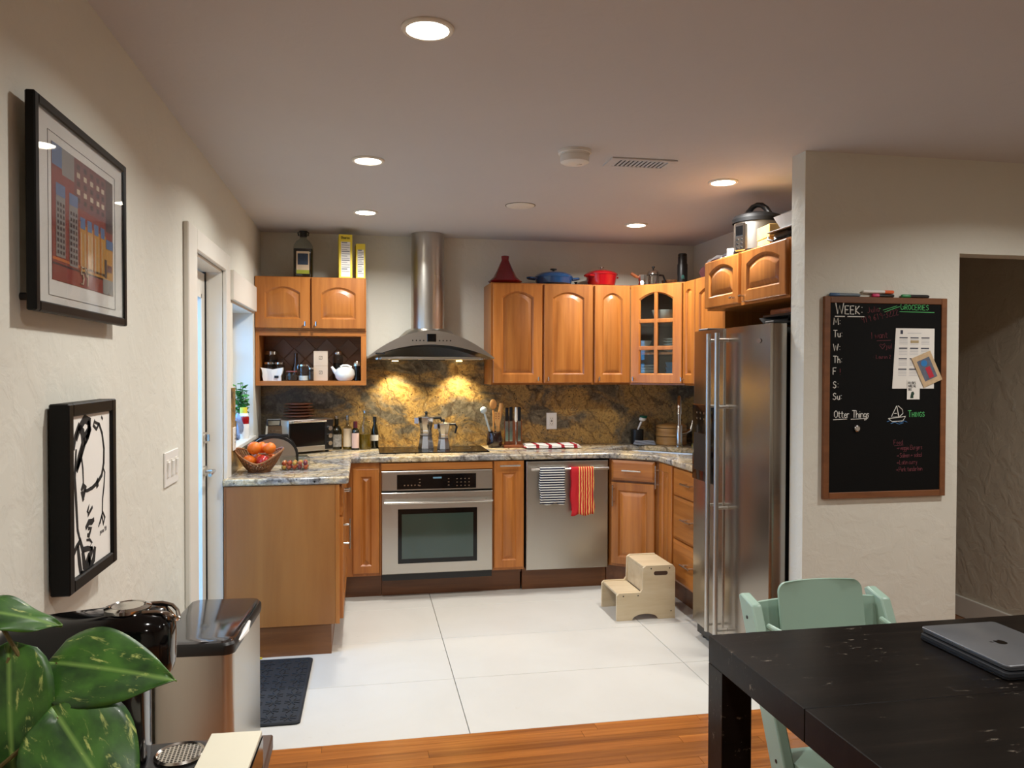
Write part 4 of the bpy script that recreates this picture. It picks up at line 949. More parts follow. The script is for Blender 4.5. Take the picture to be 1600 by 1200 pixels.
MB().box(-.09, .12, -.11, .11, .008, .055, .012, 2).build('body', 'blackgloss', t); MB().box(-.11, .12, -.12, .13, .057, .064, .003).build('plate', 'black', t)
MB().tube([(-.085, .11, .02), (-.10, .135, .03), (-.09, .15, .045)], .006, 8).build('handle', 'black', t)
for x in (-.06, .09):
    for y_ in (-.08, .08): MB().cyl((x, y_, 0), (x, y_, .009), .01).build('foot', 'black', t)
t = thing('foil_tray', 'shiny metal loaf tray stacked on the black appliance', 'tray', (2.04, 3.385, ZU1+.0655))
MB().ring([[(-a, -b_, z), (a, -b_, z), (a, b_, z), (-a, b_, z)] for z, a, b_ in ((0, .075, .085), (.068, .10, .12), (.068, .095, .115), (.004, .072, .082))]).build('tray', pm('bright_tin', (206, 206, 204), .3, .5, .25, vs=30), t)
t = thing('wooden_board', 'short brown board lying on the black pan over the refrigerator', 'board', (2.07, 3.44, 1.738))
MB().box(-.11, .16, -.16, .13, 0, .028, .008, 2).build('board', 'teak', t)
t = thing('baking_pan', 'shallow black pan on top of the refrigerator', 'pan', (2.07, 3.43, 1.694))
MB().ring([[(u, v_, z) for u, v_ in rrect(-.15-e, .2+e, -.15-e, .16+e, .04, 4)] for z, e in ((0, 0), (.03, .015), (.03, .012), (.006, -.004))]).build('pan', 'blackgloss', t)
MB().box(-.14, .19, -.14, .15, .006, .043).build('liner', 'black', t)
# ------------------------------------------------------------------ in the glass corner cabinet
def bowl(label, loc, r, h, mat='ceramic', group='crockery in the glass cabinet', cat='bowl', nm='bowl'):
    o = MB().lathe([(0, 0), (r*.5, 0), (r*.55, .004), (r*.85, h*.5), (r, h), (r*.96, h), (r*.8, h*.52), (r*.5, .009), (0, .008)], n=32).build(nm, mat); o.location = loc
    return tag(o, label, cat, group)
def plate(label, loc, r, mat='ceramic', group='crockery in the glass cabinet'):
    o = MB().lathe([(0, 0), (r*.6, 0), (r*.68, .006), (r, .016), (r, .019), (r*.66, .010), (0, .008)], n=32).build('plate', mat); o.location = loc
    return tag(o, label, 'plate', group)
bowl('large cream bowl on the top shelf of the glass cabinet', (2.085, 5.278, 1.8165), .085, .075)
bowl('white bowl on the middle shelf at the left of the glass cabinet', (1.972, 5.405, 1.5945+.034), .07, .05)
bowl('wide white bowl under the smaller bowl on the middle glass cabinet shelf', (1.972, 5.405, 1.5945), .08, .042)
M['stone'] = pm('grey_stoneware', (186, 186, 180), .3)
for i in range(5): plate(('grey plate in the middle-shelf stack of the glass cabinet, place %s from the bottom' % ('one', 'two', 'three', 'four', 'five')[i]), (2.155, 5.228, 1.5945+i*.019), .085, 'stone')
for i in range(6): plate(('white plate in the bottom-shelf stack of the glass cabinet, place %s from the bottom' % ('one', 'two', 'three', 'four', 'five', 'six')[i]), (1.995, 5.395, 1.3855+i*.020), .09)
for i in range(4):
    o = MB().ring([[(u, v_, z) for u, v_ in rrect(-a, a, -a, a, .02, 4)] for z, a in ((0, .06), (.034, .068), (.034, .064), (.004, .057))]).build('storage_box', 'greenblue')
    o.location = (2.163, 5.215, 1.3855+i*.035); tag(o, 'blue plastic box in the glass cabinet stack, place %s from the bottom' % ('one', 'two', 'three', 'four')[i], 'box', 'blue boxes in the glass cabinet')
t = thing('mug', 'small white mug in front of the blue boxes', 'mug', (2.062, 5.235, 1.3855), 2.4)
MB().lathe([(0, 0), (.026, 0), (.028, .004), (.028, .05), (.025, .05), (.025, .005), (0, .005)], n=24).build('cup', 'ceramic', t)
MB().tube([(.027, 0, .04), (.043, 0, .038), (.044, 0, .018), (.027, 0, .012)], .004, 8).build('handle', 'ceramic', t)
# ------------------------------------------------------------------ worktop, left
Z1 = ZT+.0008
t = thing('fruit_basket', 'wicker fruit basket with a dipped front rim on the left worktop', 'basket', (-.555, 4.42, Z1))
def rim(a): return .05+.07*abs(math.cos(a))**1.5 + (.03*math.sin(a) if math.sin(a) > 0 else 0)
def bw(a, u):
    r = .055+(.125-.055)*u**.8; return (r*math.cos(a), r*math.sin(a)*.85, .006+(rim(a)-.006)*u)
for i in range(38):
    a = 2*PI*i/38; MB().tube([bw(a+.25*u, u) for u in (0, .25, .5, .75, 1)], .0042, 5).build('wicker_rod', 'wicker', t)
for u in (.35, .68): MB().tube([bw(2*PI*j/40, u) for j in range(40)], .004, 5, True).build('weave_band', 'wicker', t)
MB().tube([bw(2*PI*j/48, 1) for j in range(48)], .0055, 6, True).build('rim', 'wicker', t)
MB().lathe([(0, 0), (.06, 0), (.06, .01), (0, .01)], sy=.85).build('base', 'wicker', t)
def fruit(nm, lab, loc, r, mat, cat):
    o = MB().lathe([(0, -r*.93), (r*.3, -r*.9), (r*.7, -r*.68), (r*.95, -r*.25), (r, .0), (r*.94, r*.32), (r*.72, r*.66), (r*.35, r*.87), (r*.12, r*.86), (0, r*.82)], n=22).build(nm, mat, None, 80)
    t = thing(nm, lab, cat, loc, random.random()*3, 'fruit in the wicker basket'); t.rotation_euler = (random.uniform(-.5, .5), random.uniform(-.5, .5), 0)
    o.name = 'flesh'; o.parent = t
    MB().cyl((0, 0, r*.82), (0, 0, r*.92), r*.07, n=6).build('stem', 'stem', t)
for nm, lab, p, r, mt, ct in (('orange', 'orange low at the left front of the fruit basket', (-.05, -.03, .048), .034, 'orange', 'orange'), ('apple', 'red apple at the front of the fruit basket', (.022, -.045, .048), .034, 'apple', 'apple'),
        ('orange', 'orange low at the right side of the fruit basket', (.06, .022, .048), .034, 'orange', 'orange'), ('orange', 'orange low at the back of the fruit basket', (-.012, .036, .048), .034, 'orange', 'orange'),
        ('orange', 'big bright orange on top of the fruit basket', (-.024, -.02, .116), .037, 'orange', 'orange'), ('orange', 'orange on the right rim of the fruit basket', (.054, -.008, .113), .034, 'orange', 'orange'), ('orange', 'orange at the upper back of the fruit basket', (.008, .056, .111), .033, 'orange', 'orange')):
    fruit(nm, lab, (-.555+p[0], 4.42+p[1], Z1+p[2]+.014), r, mt, ct)
t = thing('tomato_box', 'clear plastic clamshell box beside the fruit basket', 'box', (-.375, 4.50, Z1), .1)
MB().ring([[(u, v_, z) for u, v_ in rrect(-.08-e, .08+e, -.055-e, .055+e, .018, 4)] for z, e in ((0, -.008), (.05, 0))], True, False).build('tray', 'glass', t)
MB().ring([[(u, v_, z) for u, v_ in rrect(-.08-e, .08+e, -.055-e, .055+e, .018, 4)] for z, e in ((.05, .002), (.062, 0), (.072, -.012))], False, True).build('lid', 'glass', t)
rr = random.Random(5); kk = 0
for zz in (.014, .036):
    for i in range(5):
        for j in range(3):
            mt = ('tomato', 'tomato', 'tomato2', 'tomato3')[rr.randrange(4)]
            o = MB().ball((0, 0, 0), (.0125, .0125, .0125), 12).build('tomato', mt, None, 80)
            o.location = (-.375-.058+i*.0285+rr.uniform(-.002, .002), 4.50-.031+j*.03-.002*i*0, Z1+zz); kk += 1
            tag(o, 'small round tomato or grape inside the clear clamshell box', 'tomato', 'small fruit in the clamshell box')
# toaster
t = thing('toaster', 'rounded brushed steel toaster with black end trim', 'toaster', (-.525, 4.82, Z1), .12)
def dome(w_, h, d): return [(-w_-d, 0), (w_+d, 0), (w_+d, h*.35)] + [((w_+d)*math.cos(a), h*.35+(h*.65+d)*math.sin(a)) for a in [PI*i/14 for i in range(1, 14)]] + [(-w_-d, h*.35)]
MB().prism(dome(.135, .165, -.004), -.085, .085, XZ(0)).build('shell', 'steel', t)
MB().prism(dome(.135, .165, .003), -.098, -.084, XZ(0)).build('front_trim', 'black', t)
MB().prism(dome(.127, .157, -.004), -.1005, -.0981, XZ(0)).build('front_plate', 'steel', t)
MB().prism(dome(.135, .165, .003), .084, .098, XZ(0)).build('rear_trim', 'black', t)
for y_ in (-.035, .035): MB().box(-.085, .085, y_-.014, y_+.014, .1525, .1655).build('slot', 'black', t)
# toaster oven
t = thing('toaster_oven', 'stainless countertop toaster oven turned toward the cooktop', 'toaster oven', (-.42, 5.44, Z1), math.radians(36))
W_, D_, HH = .17, .135, .225
MB().box(-W_, W_, -D_, D_, .012, HH, .008, 2).build('body', 'steelh', t)
dr = MB().box(-W_+.006, W_-.075, -D_-.012, -D_+.001, .05, HH-.022, .002).build('door', 'blackgl', t)
MB().box(-W_+.004, W_-.073, -D_-.014, -D_, .022, .0495, .002).build('crumb_tray', 'steelh', t)
MB().cyl((-W_+.015, -D_-.036, HH-.012), (W_-.08, -D_-.036, HH-.012), .008, n=12).cyl((-W_+.03, -D_, HH-.012), (-W_+.03, -D_-.036, HH-.012), .006).cyl((W_-.095, -D_, HH-.012), (W_-.095, -D_-.036, HH-.012), .006).build('handle', 'chrome', dr)
MB().box(W_-.07, W_-.003, -D_-.006, -D_+.001, .02, HH-.008, .002).build('control_panel', 'black', t)
for z in (.06, .11, .16): MB().cyl((W_-.037, -D_-.006, z), (W_-.037, -D_-.024, z), .018, .015, 20).build('knob', 'chrome', t)
for x in (-W_+.03, W_-.03):
    for y_ in (-D_+.03, D_-.03): MB().cyl((x, y_, 0), (x, y_, .013), .012).build('foot', 'black', t)
for i in range(5):
    plate('brown wooden plate in the stack on the toaster oven, place %s from the bottom' % ('one', 'two', 'three', 'four', 'five')[i], (-.43, 5.47, Z1+HH+.001+i*.020), .105-.003*i, 'plate', 'brown plates on the toaster oven')
# bottles between toaster oven and cooktop
bt = [(0, 0), (.03, 0), (.032, .006), (.032, .13), (.024, .155), (.012, .17), (.012, .2), (.014, .203), (.014, .21), (0, .21)]
bottle('liquor_bottle', 'round dark bottle with black and white label next to the toaster oven', (-.185, 5.57, Z1), [(r*1.12, z) for r, z in bt], 'darkbottle', lab=(.0366, .02, .105, pm('mottled_label', (200, 196, 188), .7, vary=.9, vs=60)), cap=(.015, .205, .23, 'chrome'))
bottle('oil_dispenser', 'clear bottle with a cream pictorial label and a pour spout', (-.112, 5.56, Z1), [(r*.95, z) for r, z in bt], 'glass', (.029, .11, 'olive'), (.0308, .02, .145, 'label'), (.011, .2, .235, 'alu'))
bottle('vinegar_bottle', 'square-shouldered dark bottle with a pale pink label and cork top', (-.058, 5.53, Z1), [(0, 0), (.027, 0), (.027, .12), (.024, .135), (.012, .15), (.012, .165), (0, .165)], 'darkbottle', lab=(.0274, .012, .115, 'pinklabel'), cap=(.014, .15, .195, pm('wine_red_foil', (90, 24, 34), .4)))
t = bottle('oil_bottle', 'tall clear bottle half full of golden olive oil with a spout', (.008, 5.55, Z1), [(0, 0), (.038, 0), (.04, .006), (.04, .14), (.03, .17), (.014, .205), (.012, .25), (.014, .255), (0, .255)], 'glass', (.037, .105, 'olive'), None, (.013, .25, .268, 'alu'))
bottle('syrup_bottle', 'slim dark bottle with a round white emblem and black cap left of the cooktop', (.075, 5.60, Z1), [(0, 0), (.026, 0), (.027, .005), (.027, .10), (.024, .125), (.011, .17), (.011, .19), (0, .19)], 'darkbottle', lab=(.0273, .055, .095, 'paper'), cap=(.013, .185, .222, 'black'))
# window corner
t = thing('herb_plant', 'leafy green herb in a pale pot on the window sill', 'plant', (XL-.065, 5.19, WZ0+.0125))
MB().lathe([(0, 0), (.038, 0), (.05, .075), (.053, .08), (.048, .08), (.045, .07), (0, .068)], n=24).build('pot', pm('pale_blue_pot', (150, 170, 200), .5), t)
rr = random.Random(11); lf = MB()
lf.add([(0, 0, 0), (.014, -.012, .003), (.034, -.009, .002), (.046, 0, -.004), (.034, .009, .002), (.014, .012, .003), (.022, 0, -.003)], [(0, 1, 6), (1, 2, 6), (2, 3, 6), (3, 4, 6), (4, 5, 6), (5, 0, 6)]); lfm = lf.mesh('leaf', 'leaf2', 80)
st = MB()
for i in range(11):
    a = rr.uniform(0, 6.28); top = (.06*math.cos(a)*rr.random()+.01, .075*math.sin(a)*rr.random(), rr.uniform(.2, .36))
    st.tube([(0, 0, .065), (top[0]*.4, top[1]*.4, top[2]*.6), top], .002, 5)
    for j in range(13):
        u = rr.uniform(.35, 1); o = link('leaf', lfm, t); o.location = (top[0]*u, top[1]*u, .06+(top[2]-.06)*u)
        o.rotation_euler = (rr.uniform(-.6, .6), rr.uniform(-.7, .5), rr.uniform(0, 6.28)); sc0 = rr.uniform(.7, 1.15); o.scale = (sc0,)*3
st.build('stem', 'stem', t)
t = thing('utensil_pot', 'steel pot standing on the near end of the window sill', 'pot', (XL-.055, 4.68, WZ0+.0125))
MB().lathe([(0, 0), (.04, 0), (.042, .006), (.044, .13), (.047, .134), (.043, .134), (.04, .01), (0, .008)], n=28).build('pot', 'polished', t)
for s in (-1, 1): MB().tube([(-.015, .044*s, .1), (-.012, .054*s, .105), (.012, .054*s, .105), (.015, .044*s, .1)], .004, 8).build('handle', 'polished', t)
t = thing('snack_bag', 'blue and white crinkled packet on the window sill', 'bag', (XL-.06, 4.96, WZ0+.0125))
blob('packet', pm('blue_white_foil', (170, 186, 220), .3, .2, .6, vs=18), (0, 0, .075), (.035, .055, .075), 21, .2, t)
t = bottle('sauce_bottle', 'squeeze bottle with red band and yellow cap on the window sill', (XL-.03, 5.08, WZ0+.0125), [(0, 0), (.03, 0), (.032, .005), (.032, .10), (.026, .12), (.03, .14), (.022, .155), (0, .155)], 'paper', cap=(.022, .155, .19, 'cereal'))
MB().lathe([(.0325, .09), (.0325, .125), (.024, .15), (.02, .156)], n=24).build('red_band', 'red', t)
t = thing('box_grater', 'metal box grater with handle behind the toaster', 'grater', (-.555, 5.12, Z1), .3)
MB().ring([[(-a, -b_, z), (a, -b_, z), (a, b_, z), (-a, b_, z)] for z, a, b_ in ((.0, .055, .042), (.2, .042, .03))], False, False).build('body', 'polished', t)
k = MB()
for i in range(4):
    for j in range(8): k.box(-.034+i*.021, -.022+i*.021, -.046+.0006*j*10*.1, -.036+.0006*j, .02+j*.021, .026+j*.021)
k.build('teeth', 'chrome', t)
MB().tube([(-.038, 0, .198), (-.04, 0, .235), (.04, 0, .235), (.038, 0, .198)], .006, 8).build('handle', 'black', t)
def wallplate(label, loc, rz, w_, h, kind, n=1, cat='switch'):
    t = thing('switch_plate' if cat == 'switch' else 'outlet_plate', label, cat, loc, rz)
    MB().box(-w_/2, w_/2, -.006, 0, -h/2, h/2, .002).build('plate', 'white', t)
    for i in range(n):
        cx = (i-(n-1)/2)*w_/(n+.25) if n > 1 else 0
        if kind == 'rocker':
            MB().box(cx-.016, cx+.016, -.008, -.005, -.033, .033, .001).build('bezel', 'trim', t)
            MB().box(cx-.012, cx+.012, -.012, -.007, -.028, .028, .002, T=Matrix.Rotation(.06, 4, 'X')).build('rocker', 'white', t)
        else:
            MB().box(cx-.017, cx+.017, -.008, -.005, -.034, .034, .001).build('socket_face', 'trim', t)
            k = MB()
            for z in (-.019, .019): k.box(cx-.008, cx-.006, -.0086, -.0078, z-.004, z+.005).box(cx+.005, cx+.007, -.0086, -.0078, z-.004, z+.005).box(cx-.002, cx+.002, -.0086, -.0078, z-.011, z-.008)
            k.box(cx-.006, cx+.006, -.0095, -.0078, -.004, .004).build('slots', 'black', t)
    return t
wallplate('white three-gang rocker switch plate on the left wall by the door', (XL, 3.07, 1.108), PI/2, .205, .125, 'rocker', 3)
wallplate('white outlet plate on the granite backsplash right of the cooktop', (1.366, YB-.022, 1.09), 0, .078, .122, 'socket', 1, 'outlet')
wallplate('white outlet plate on the granite slab beside the window', (XL+.02, 4.37, 1.10), PI/2, .08, .122, 'socket', 1, 'outlet')
# ------------------------------------------------------------------ worktop, right of cooktop
t = thing('utensil_crock', 'dark glazed crock holding wooden utensils right of the cooktop', 'crock', (.915, 5.53, Z1))
MB().lathe([(0, 0), (.045, 0), (.055, .02), (.058, .05), (.05, .095), (.047, .105), (.05, .113), (.046, .115), (.042, .1), (.045, .02), (0, .012)], n=32).build('jar', pm('brown_black_glaze', (46, 30, 28), .15, vary=.8, vs=40, coat=.5), t)
def utensil(nm, lab, lean, az, head, mat, h, off=(0, 0)):
    o = thing(nm, lab, 'utensil', (.915+off[0], 5.53+off[1], Z1+.014), az, 'utensils in the crock')
    L_ = lambda z: (lean*z, 0, z)
    if head == 'spoon':
        MB().tube([L_(0), L_(h*.75)], .006, 8).build('handle', mat, o); MB().ball(L_(h*.87), (.026, .008, .036), 16, None).build('bowl', mat, o)
    elif head == 'slot':
        MB().tube([L_(0), L_(h*.6)], .006, 8).build('handle', mat, o)
        MB().prism([(lean*h*.58-.008, h*.58), (lean*h*.58+.008, h*.58), (lean*h*.75+.024, h*.75), (lean*h+.026, h), (lean*h-.022, h), (lean*h*.75-.02, h*.75)], -.003, .003, XZ(0)).build('blade', mat, o)
        k = MB()
        for i in (-1, 1):
            for j in range(3): k.cyl((lean*h*(.8+.07*j)+i*.01, -.0036, h*(.8+.07*j)), (lean*h*(.8+.07*j)+i*.01, .0036, h*(.8+.07*j)), .004, n=8)
        k.build('holes', 'teak', o)
    elif head == 'paddle':
        MB().tube([L_(0), L_(h*.55), L_(h*.8), L_(h)], [.006, .006, .018, .012], 10).build('paddle', mat, o)
    else:
        MB().tube([L_(0), L_(h*.5), L_(h*.88)], [.007, .008, .007], 10).build('handle', mat, o); MB().ball(L_(h*.93), (.026, .02, .026), 16).build('head', mat, o)
utensil('ladle', 'pale grey silicone ladle leaning left in the crock', -.30, .0, 'ladle', pm('pale_silicone', (196, 208, 208), .4), .27, (-.004, -.006))
utensil('wooden_spoon', 'round wooden spoon in the crock', -.02, .0, 'spoon', 'spoon', .335, (.0, .022))
utensil('slotted_turner', 'slotted wooden turner at the front of the crock', .02, .0, 'slot', 'spoon', .24, (.012, -.026))
utensil('wooden_paddle', 'wooden paddle leaning right in the crock', .08, .0, 'paddle', 'spoon', .30, (.024, .0))
t = thing('knife_stand', 'upright wooden magnetic knife stand with dark-handled knives', 'knife stand', (1.05, 5.52, Z1), .0)
MB().box(-.075, .075, -.06, .06, 0, .018, .002).build('base', 'teak', t)
MB().box(-.06, .065, .012, .032, .018, .19, .003).build('board', 'teak', t)
for i, (x, hh) in enumerate(((-.045, .19), (-.015, .2), (.045, .2))):
    MB().box(x-.012, x+.012, .006, .0115, .04, .185, .001).build('blade', 'polished', t)
    MB().box(x-.011, x+.011, .0, .016, .187, .187+hh*.5, .004).build('handle', 'black', t)
t = thing('honing_steel', 'pale-handled honing steel standing in front of the knife stand', 'knife', (1.06, 5.47, Z1+.0185))
MB().cyl((0, 0, 0), (0, 0, .17), .0045, n=10).build('rod', 'polished', t); MB().tube([(0, 0, .165), (0, 0, .18), (0, 0, .25), (0, 0, .27)], [.007, .011, .010, .007], 12).build('handle', 'ceramic', t)
def foldcloth(name, label, loc, rz, w_, d, layers, mat, cat='towel'):
    t = thing(name, label, cat, loc, rz); 
    for i in range(layers):
        g = []; nx, ny = 14, 8
        for j in range(ny+1):
            for i2 in range(nx+1):
                x = -w_/2+w_*i2/nx; y_ = -d/2+d*j/ny
                g.append((x*(1-.04*i), y_*(1-.05*i), .003+i*.0075+.0015*math.sin(9*x/w_+i*2)+.001*math.sin(11*y_/d)))
        k = MB().add(g, [(a*(nx+1)+b_, a*(nx+1)+b_+1, (a+1)*(nx+1)+b_+1, (a+1)*(nx+1)+b_) for a in range(ny) for b_ in range(nx)])
        o = k.build('fold', mat, t, 80); s_m = o.modifiers.new('thick', 'SOLIDIFY'); s_m.thickness = .006; s_m.offset = 1
    return t
foldcloth('folded_towel', 'white and red striped towel folded flat on the granite worktop', (1.31, 5.46, Z1+.002), -.03, .40, .22, 3, 'teacloth')
t = thing('brush_jar', 'black jar holding a dish brush beside the sink', 'jar', (2.01, 5.60, Z1))
MB().lathe([(0, 0), (.045, 0), (.046, .004), (.046, .11), (.042, .11), (.042, .01), (0, .01)], n=28).build('jar', 'black', t)
t = thing('dish_brush', 'white dish brush with green bristles standing in the black jar', 'brush', (2.01, 5.60, Z1+.011))
MB().tube([(-.01, -.005, 0), (.005, 0, .10), (.03, 0, .155)], [.006, .006, .008], 8).build('handle', 'white', t); MB().ball((.04, 0, .175), (.028, .024, .018), 16).build('head', 'white', t)
MB().lathe([(0, 0), (.026, 0), (.03, .018), (0, .02)], (.048, .002, .182), 16).build('bristles', pm('green_bristle', (20, 92, 66), .8), t)
t = thing('bamboo_steamer', 'two-tier round bamboo steamer in the corner behind the faucet', 'steamer', (2.255, 5.545, Z1))
for i in range(2):
    MB().lathe([(.108, .002+i*.062), (.112, .002+i*.062), (.112, .06+i*.062), (.108, .06+i*.062)], n=40).build('tier', 'bamboo', t)
    MB().lathe([(.1125, .004+i*.062), (.1135, .004+i*.062), (.1135, .018+i*.062), (.1125, .018+i*.062)], n=40).build('band', 'bamboo', t)
MB().lathe([(0, 0), (.108, 0), (.108, .01), (0, .01)]).build('base', 'bamboo', t)
MB().lathe([(.112, .126), (.113, .14), (.09, .15), (.03, .156), (0, .157)], n=40).build('lid', 'bamboo', t)
foldcloth('dish_cloth', 'rolled grey dish cloth behind the sink', (2.03, 5.50, Z1+.002), -.25, .16, .05, 4, pm('grey_cloth', (150, 154, 164), .9), 'cloth')
t = thing('sponge', 'small green and yellow sponge by the sink', 'sponge', (2.36, 5.28, Z1))
MB().box(-.045, .045, -.028, .028, 0, .018, .003).build('foam', 'cereal', t); MB().box(-.045, .045, -.028, .028, .0185, .026, .002).build('scourer', pm('green_scourer', (70, 100, 50), .95), t)
#PART4
# ================================================================== FLOOR THINGS
t = thing('step_stool', 'pale wooden two-step stool by the sink cabinet', 'step stool', (1.63, 4.53, 0))
def side_poly(): 
    p = [(-.18, 0), (-.085, 0)] + [(-.005+.08*math.cos(a)*1.0, .001+.035*math.sin(a)) for a in [PI-PI*i/10 for i in range(11)]] + [(.18, 0), (.18, .30), (.165, .318), (.0, .318), (-.018, .305), (-.022, .18), (-.035, .162), (-.165, .162), (-.18, .148)]
    return p
for s, nm in ((-1, 'side_panel'), (1, 'side_panel')):
    sp_ = MB().prism(side_poly(), s*.145-.009, s*.145+.009, XZ(0)).build(nm, 'birch', t)
    if s < 0:
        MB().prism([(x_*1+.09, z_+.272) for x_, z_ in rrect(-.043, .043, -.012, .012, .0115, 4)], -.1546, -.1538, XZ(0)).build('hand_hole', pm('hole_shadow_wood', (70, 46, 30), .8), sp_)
        k = MB()
        for x_, z_ in ((-.14, .145), (-.05, .145), (.03, .30), (.145, .30), (.155, .045)): k.cyl((x_, -.1541, z_), (x_, -.1549, z_), .004, n=8)
        k.build('screws', 'black', sp_)
MB().box(-.172, -.02, -.136, .136, .143, .157, .002).build('lower_tread', 'birch', t)
MB().box(-.014, .172, -.136, .136, .298, .313, .002).build('upper_tread', 'birch', t)
MB().box(-.014, -.002, -.136, .136, .157, .298).build('riser', 'birch', t)
# mat
t = thing('floor_mat', 'black rubber doormat with raised geometric ribs in front of the door', 'mat', (-.43, 3.71, 0), -.01)
MB().prism(rrect(-.175, .172, -.375, .375, .02, 4), .0005, .008).build('base', 'rubber', t)
MB().ring([[(u, v_, z) for u, v_ in rrect(-.172+e, .169-e, -.372+e, .372-e, .02, 4)] for z, e in ((.008, 0), (.012, .003), (.012, .012), (.008, .014))], False, False).build('border', 'rubber', t)
k = MB()
for i in range(4):
    for j in range(9):
        cx, cy = -.12+i*.08, -.32+j*.08
        for q_ in range(4):
            a = q_*PI/4+PI/8; k.tube([(cx-.034*math.cos(a), cy-.034*math.sin(a), .0085), (cx+.034*math.cos(a), cy+.034*math.sin(a), .0085)], .0035, 5)
k.build('ribs', 'rubber', t)
t = thing('toy_star', 'small yellow toy piece on the floor at the end of the mat', 'toy', (-.555, 4.10, 0), .2)
k = MB(); k.prism([(-.035, -.01), (.0, -.022), (.05, -.008), (.018, .006), (.03, .03), (-.005, .012), (-.04, .016)], .009, .018); k.build('body', 'cereal', t)
# trash can
t = thing('trash_can', 'stainless pedal trash can with dark lid against the left wall', 'trash can', (-.540, 2.965, 0), -.06)
TW, TD = .128, .25
def tl(e, z): return [(u, v_, z) for u, v_ in rrect(-TW+e, TW-e, -TD+e, TD-e, .035, 5)]
MB().ring([tl(-.004, .0), tl(-.006, .02), tl(-.002, .035)]).build('base', 'black', t)
MB().ring([tl(0, .035), tl(0, .525)], False, True).build('body', 'steel', t)
MB().ring([tl(-.003, .526), tl(-.005, .535), tl(-.005, .558), tl(0, .566)]).build('lid_rim', 'black', t)
MB().ring([tl(.001, .566), tl(.004, .572), tl(.012, .574)]).build('lid', pm('dark_mirror_lid', (124, 125, 130), .1, .95, .1), t)
MB().tube([(TW+.004, -TD+.07, .548), (TW+.010, -TD+.15, .553), (TW+.006, -TD+.24, .56)], [.005, .012, .005], 8).build('bag_edge', 'white', t)
MB().lathe([(0, .006), (.045, .006), (.045, .016), (.03, .02), (0, .02)], (TW+.01, -.02+.19, 0), 24).build('pedal', 'black', t)
# ================================================================== WALL ART
def frame_parts(t, w_, h, fw_, d, mat):
    """frame in local x (across) / z (up), front at y=-d"""
    for nm, (a, b_, c_, e) in (('frame_side', (0, fw_, 0, h)), ('frame_side', (w_-fw_, w_, 0, h)), ('frame_rail', (fw_, w_-fw_, 0, fw_)), ('frame_rail', (fw_, w_-fw_, h-fw_, h))):
        MB().box(a, b_, -d, -.002, c_, e, .003).build(nm, mat, t)
# local x -> +y on the left wall (rz=90deg), front normal +x
t = thing('framed_print', 'large black-framed colourful street print in a white mat on the left wall', 'picture', (XL+.020, 1.765, 1.590), PI/2)
FW, FH = .63, .450
frame_parts(t, FW, FH, .022, .022, pm('black_lacquer_frame', (9, 8, 7), .4, spec=.2))
MB().box(.02, FW-.02, -.014, -.006, .02, FH-.02).build('mat_board', 'paper', t)
for x_ in (.03, FW-.03): MB().cyl((x_, -.003, .03), (x_, .0195, .03), .008, n=12).build('wall_bumper', 'black', t)
MB().box(FW/2-.02, FW/2+.02, -.003, .0195, FH-.05, FH-.03).build('hanger', 'black', t)
PX0, PX1, PZ0, PZ1 = .105, .525, .075, .375
def P(a, b_, c_, d_): return (PX0+(PX1-PX0)*a, PX0+(PX1-PX0)*b_, PZ0+(PZ1-PZ0)*c_, PZ0+(PZ1-PZ0)*d_)
pr = MB().box(PX0, PX1, -.0152, -.014, PZ0, PZ1).build('print', pm('print_red_brick', (150, 58, 46), .6, vary=.3, vs=30), t)
lay = {'b': ('print_blue', (92, 122, 166)), 'o': ('print_ochre', (206, 148, 62)), 'g': ('print_grey', (150, 146, 142)), 'd': ('print_dark', (70, 46, 52)), 'w': ('print_cream', (214, 196, 170)), 'y': ('print_orange', (214, 116, 44)), 'p': ('print_plum', (124, 70, 70))}
LM = {k_: pm(n_, c_, .6, vary=.25, vs=40) for k_, (n_, c_) in lay.items()}
acc = {k_: MB() for k_ in lay}; lev = [0]
def rect(c, a, b_, e, f, l=1):
    x0_, x1_, z0_, z1_ = P(a, b_, e, f); yy_ = -.0152-.0003*l; acc[c].add([(x0_, yy_, z0_), (x1_, yy_, z0_), (x1_, yy_, z1_), (x0_, yy_, z1_)], [(0, 1, 2, 3)])
rect('b', 0, .14, .84, 1); rect('g', .14, .32, .80, 1); rect('p', .32, .86, .62, 1); rect('d', .86, 1, .55, 1); rect('o', .40, .86, .12, .50); rect('o', .86, 1, .12, .46); rect('y', 0, .86, .15, .17); rect('d', .0, .86, .115, .13); rect('g', .80, 1, 0, .13, 2)
for (x_, z0_, z1_) in ((.05, .18, .72), (.24, .14, .70)):
    rect('g', x_, x_+.13, z0_, z1_, 2); rect('b', x_, x_+.13, z1_-.09, z1_, 3)
    for i in range(9):
        for j in range(3): rect('d', x_+.012+j*.04, x_+.036+j*.04, z0_+.02+i*(z1_-z0_-.14)/9, z0_+.02+(i+.6)*(z1_-z0_-.14)/9, 4)
for i in range(4): rect('b', .41+i*.115, .49+i*.115, .47, .56, 2)
for i in range(4):
    rect('y', .395+i*.118, .408+i*.118, .12, .52, 3)
for x_ in (.36, .47, .58, .69, .78):
    for i in range(5): rect('w' if i % 2 else 'd', x_, x_+.05, .66+i*.065, .70+i*.065, 2)
for i in range(6): rect('d', .88+.05*(i % 2), .92+.05*(i % 2), .60+i*.06, .64+i*.06, 2)
for i in range(7): rect('w', .42+i*.06, .43+i*.06, .15, .44, 2)
rect('b', .86, 1, .40, .48, 3); rect('d', .83, .87, .14, .30, 4); rect('p', .88, .97, .2, .26, 4)
for k_, mb in acc.items(): mb.build('print_layer', LM[k_], pr)
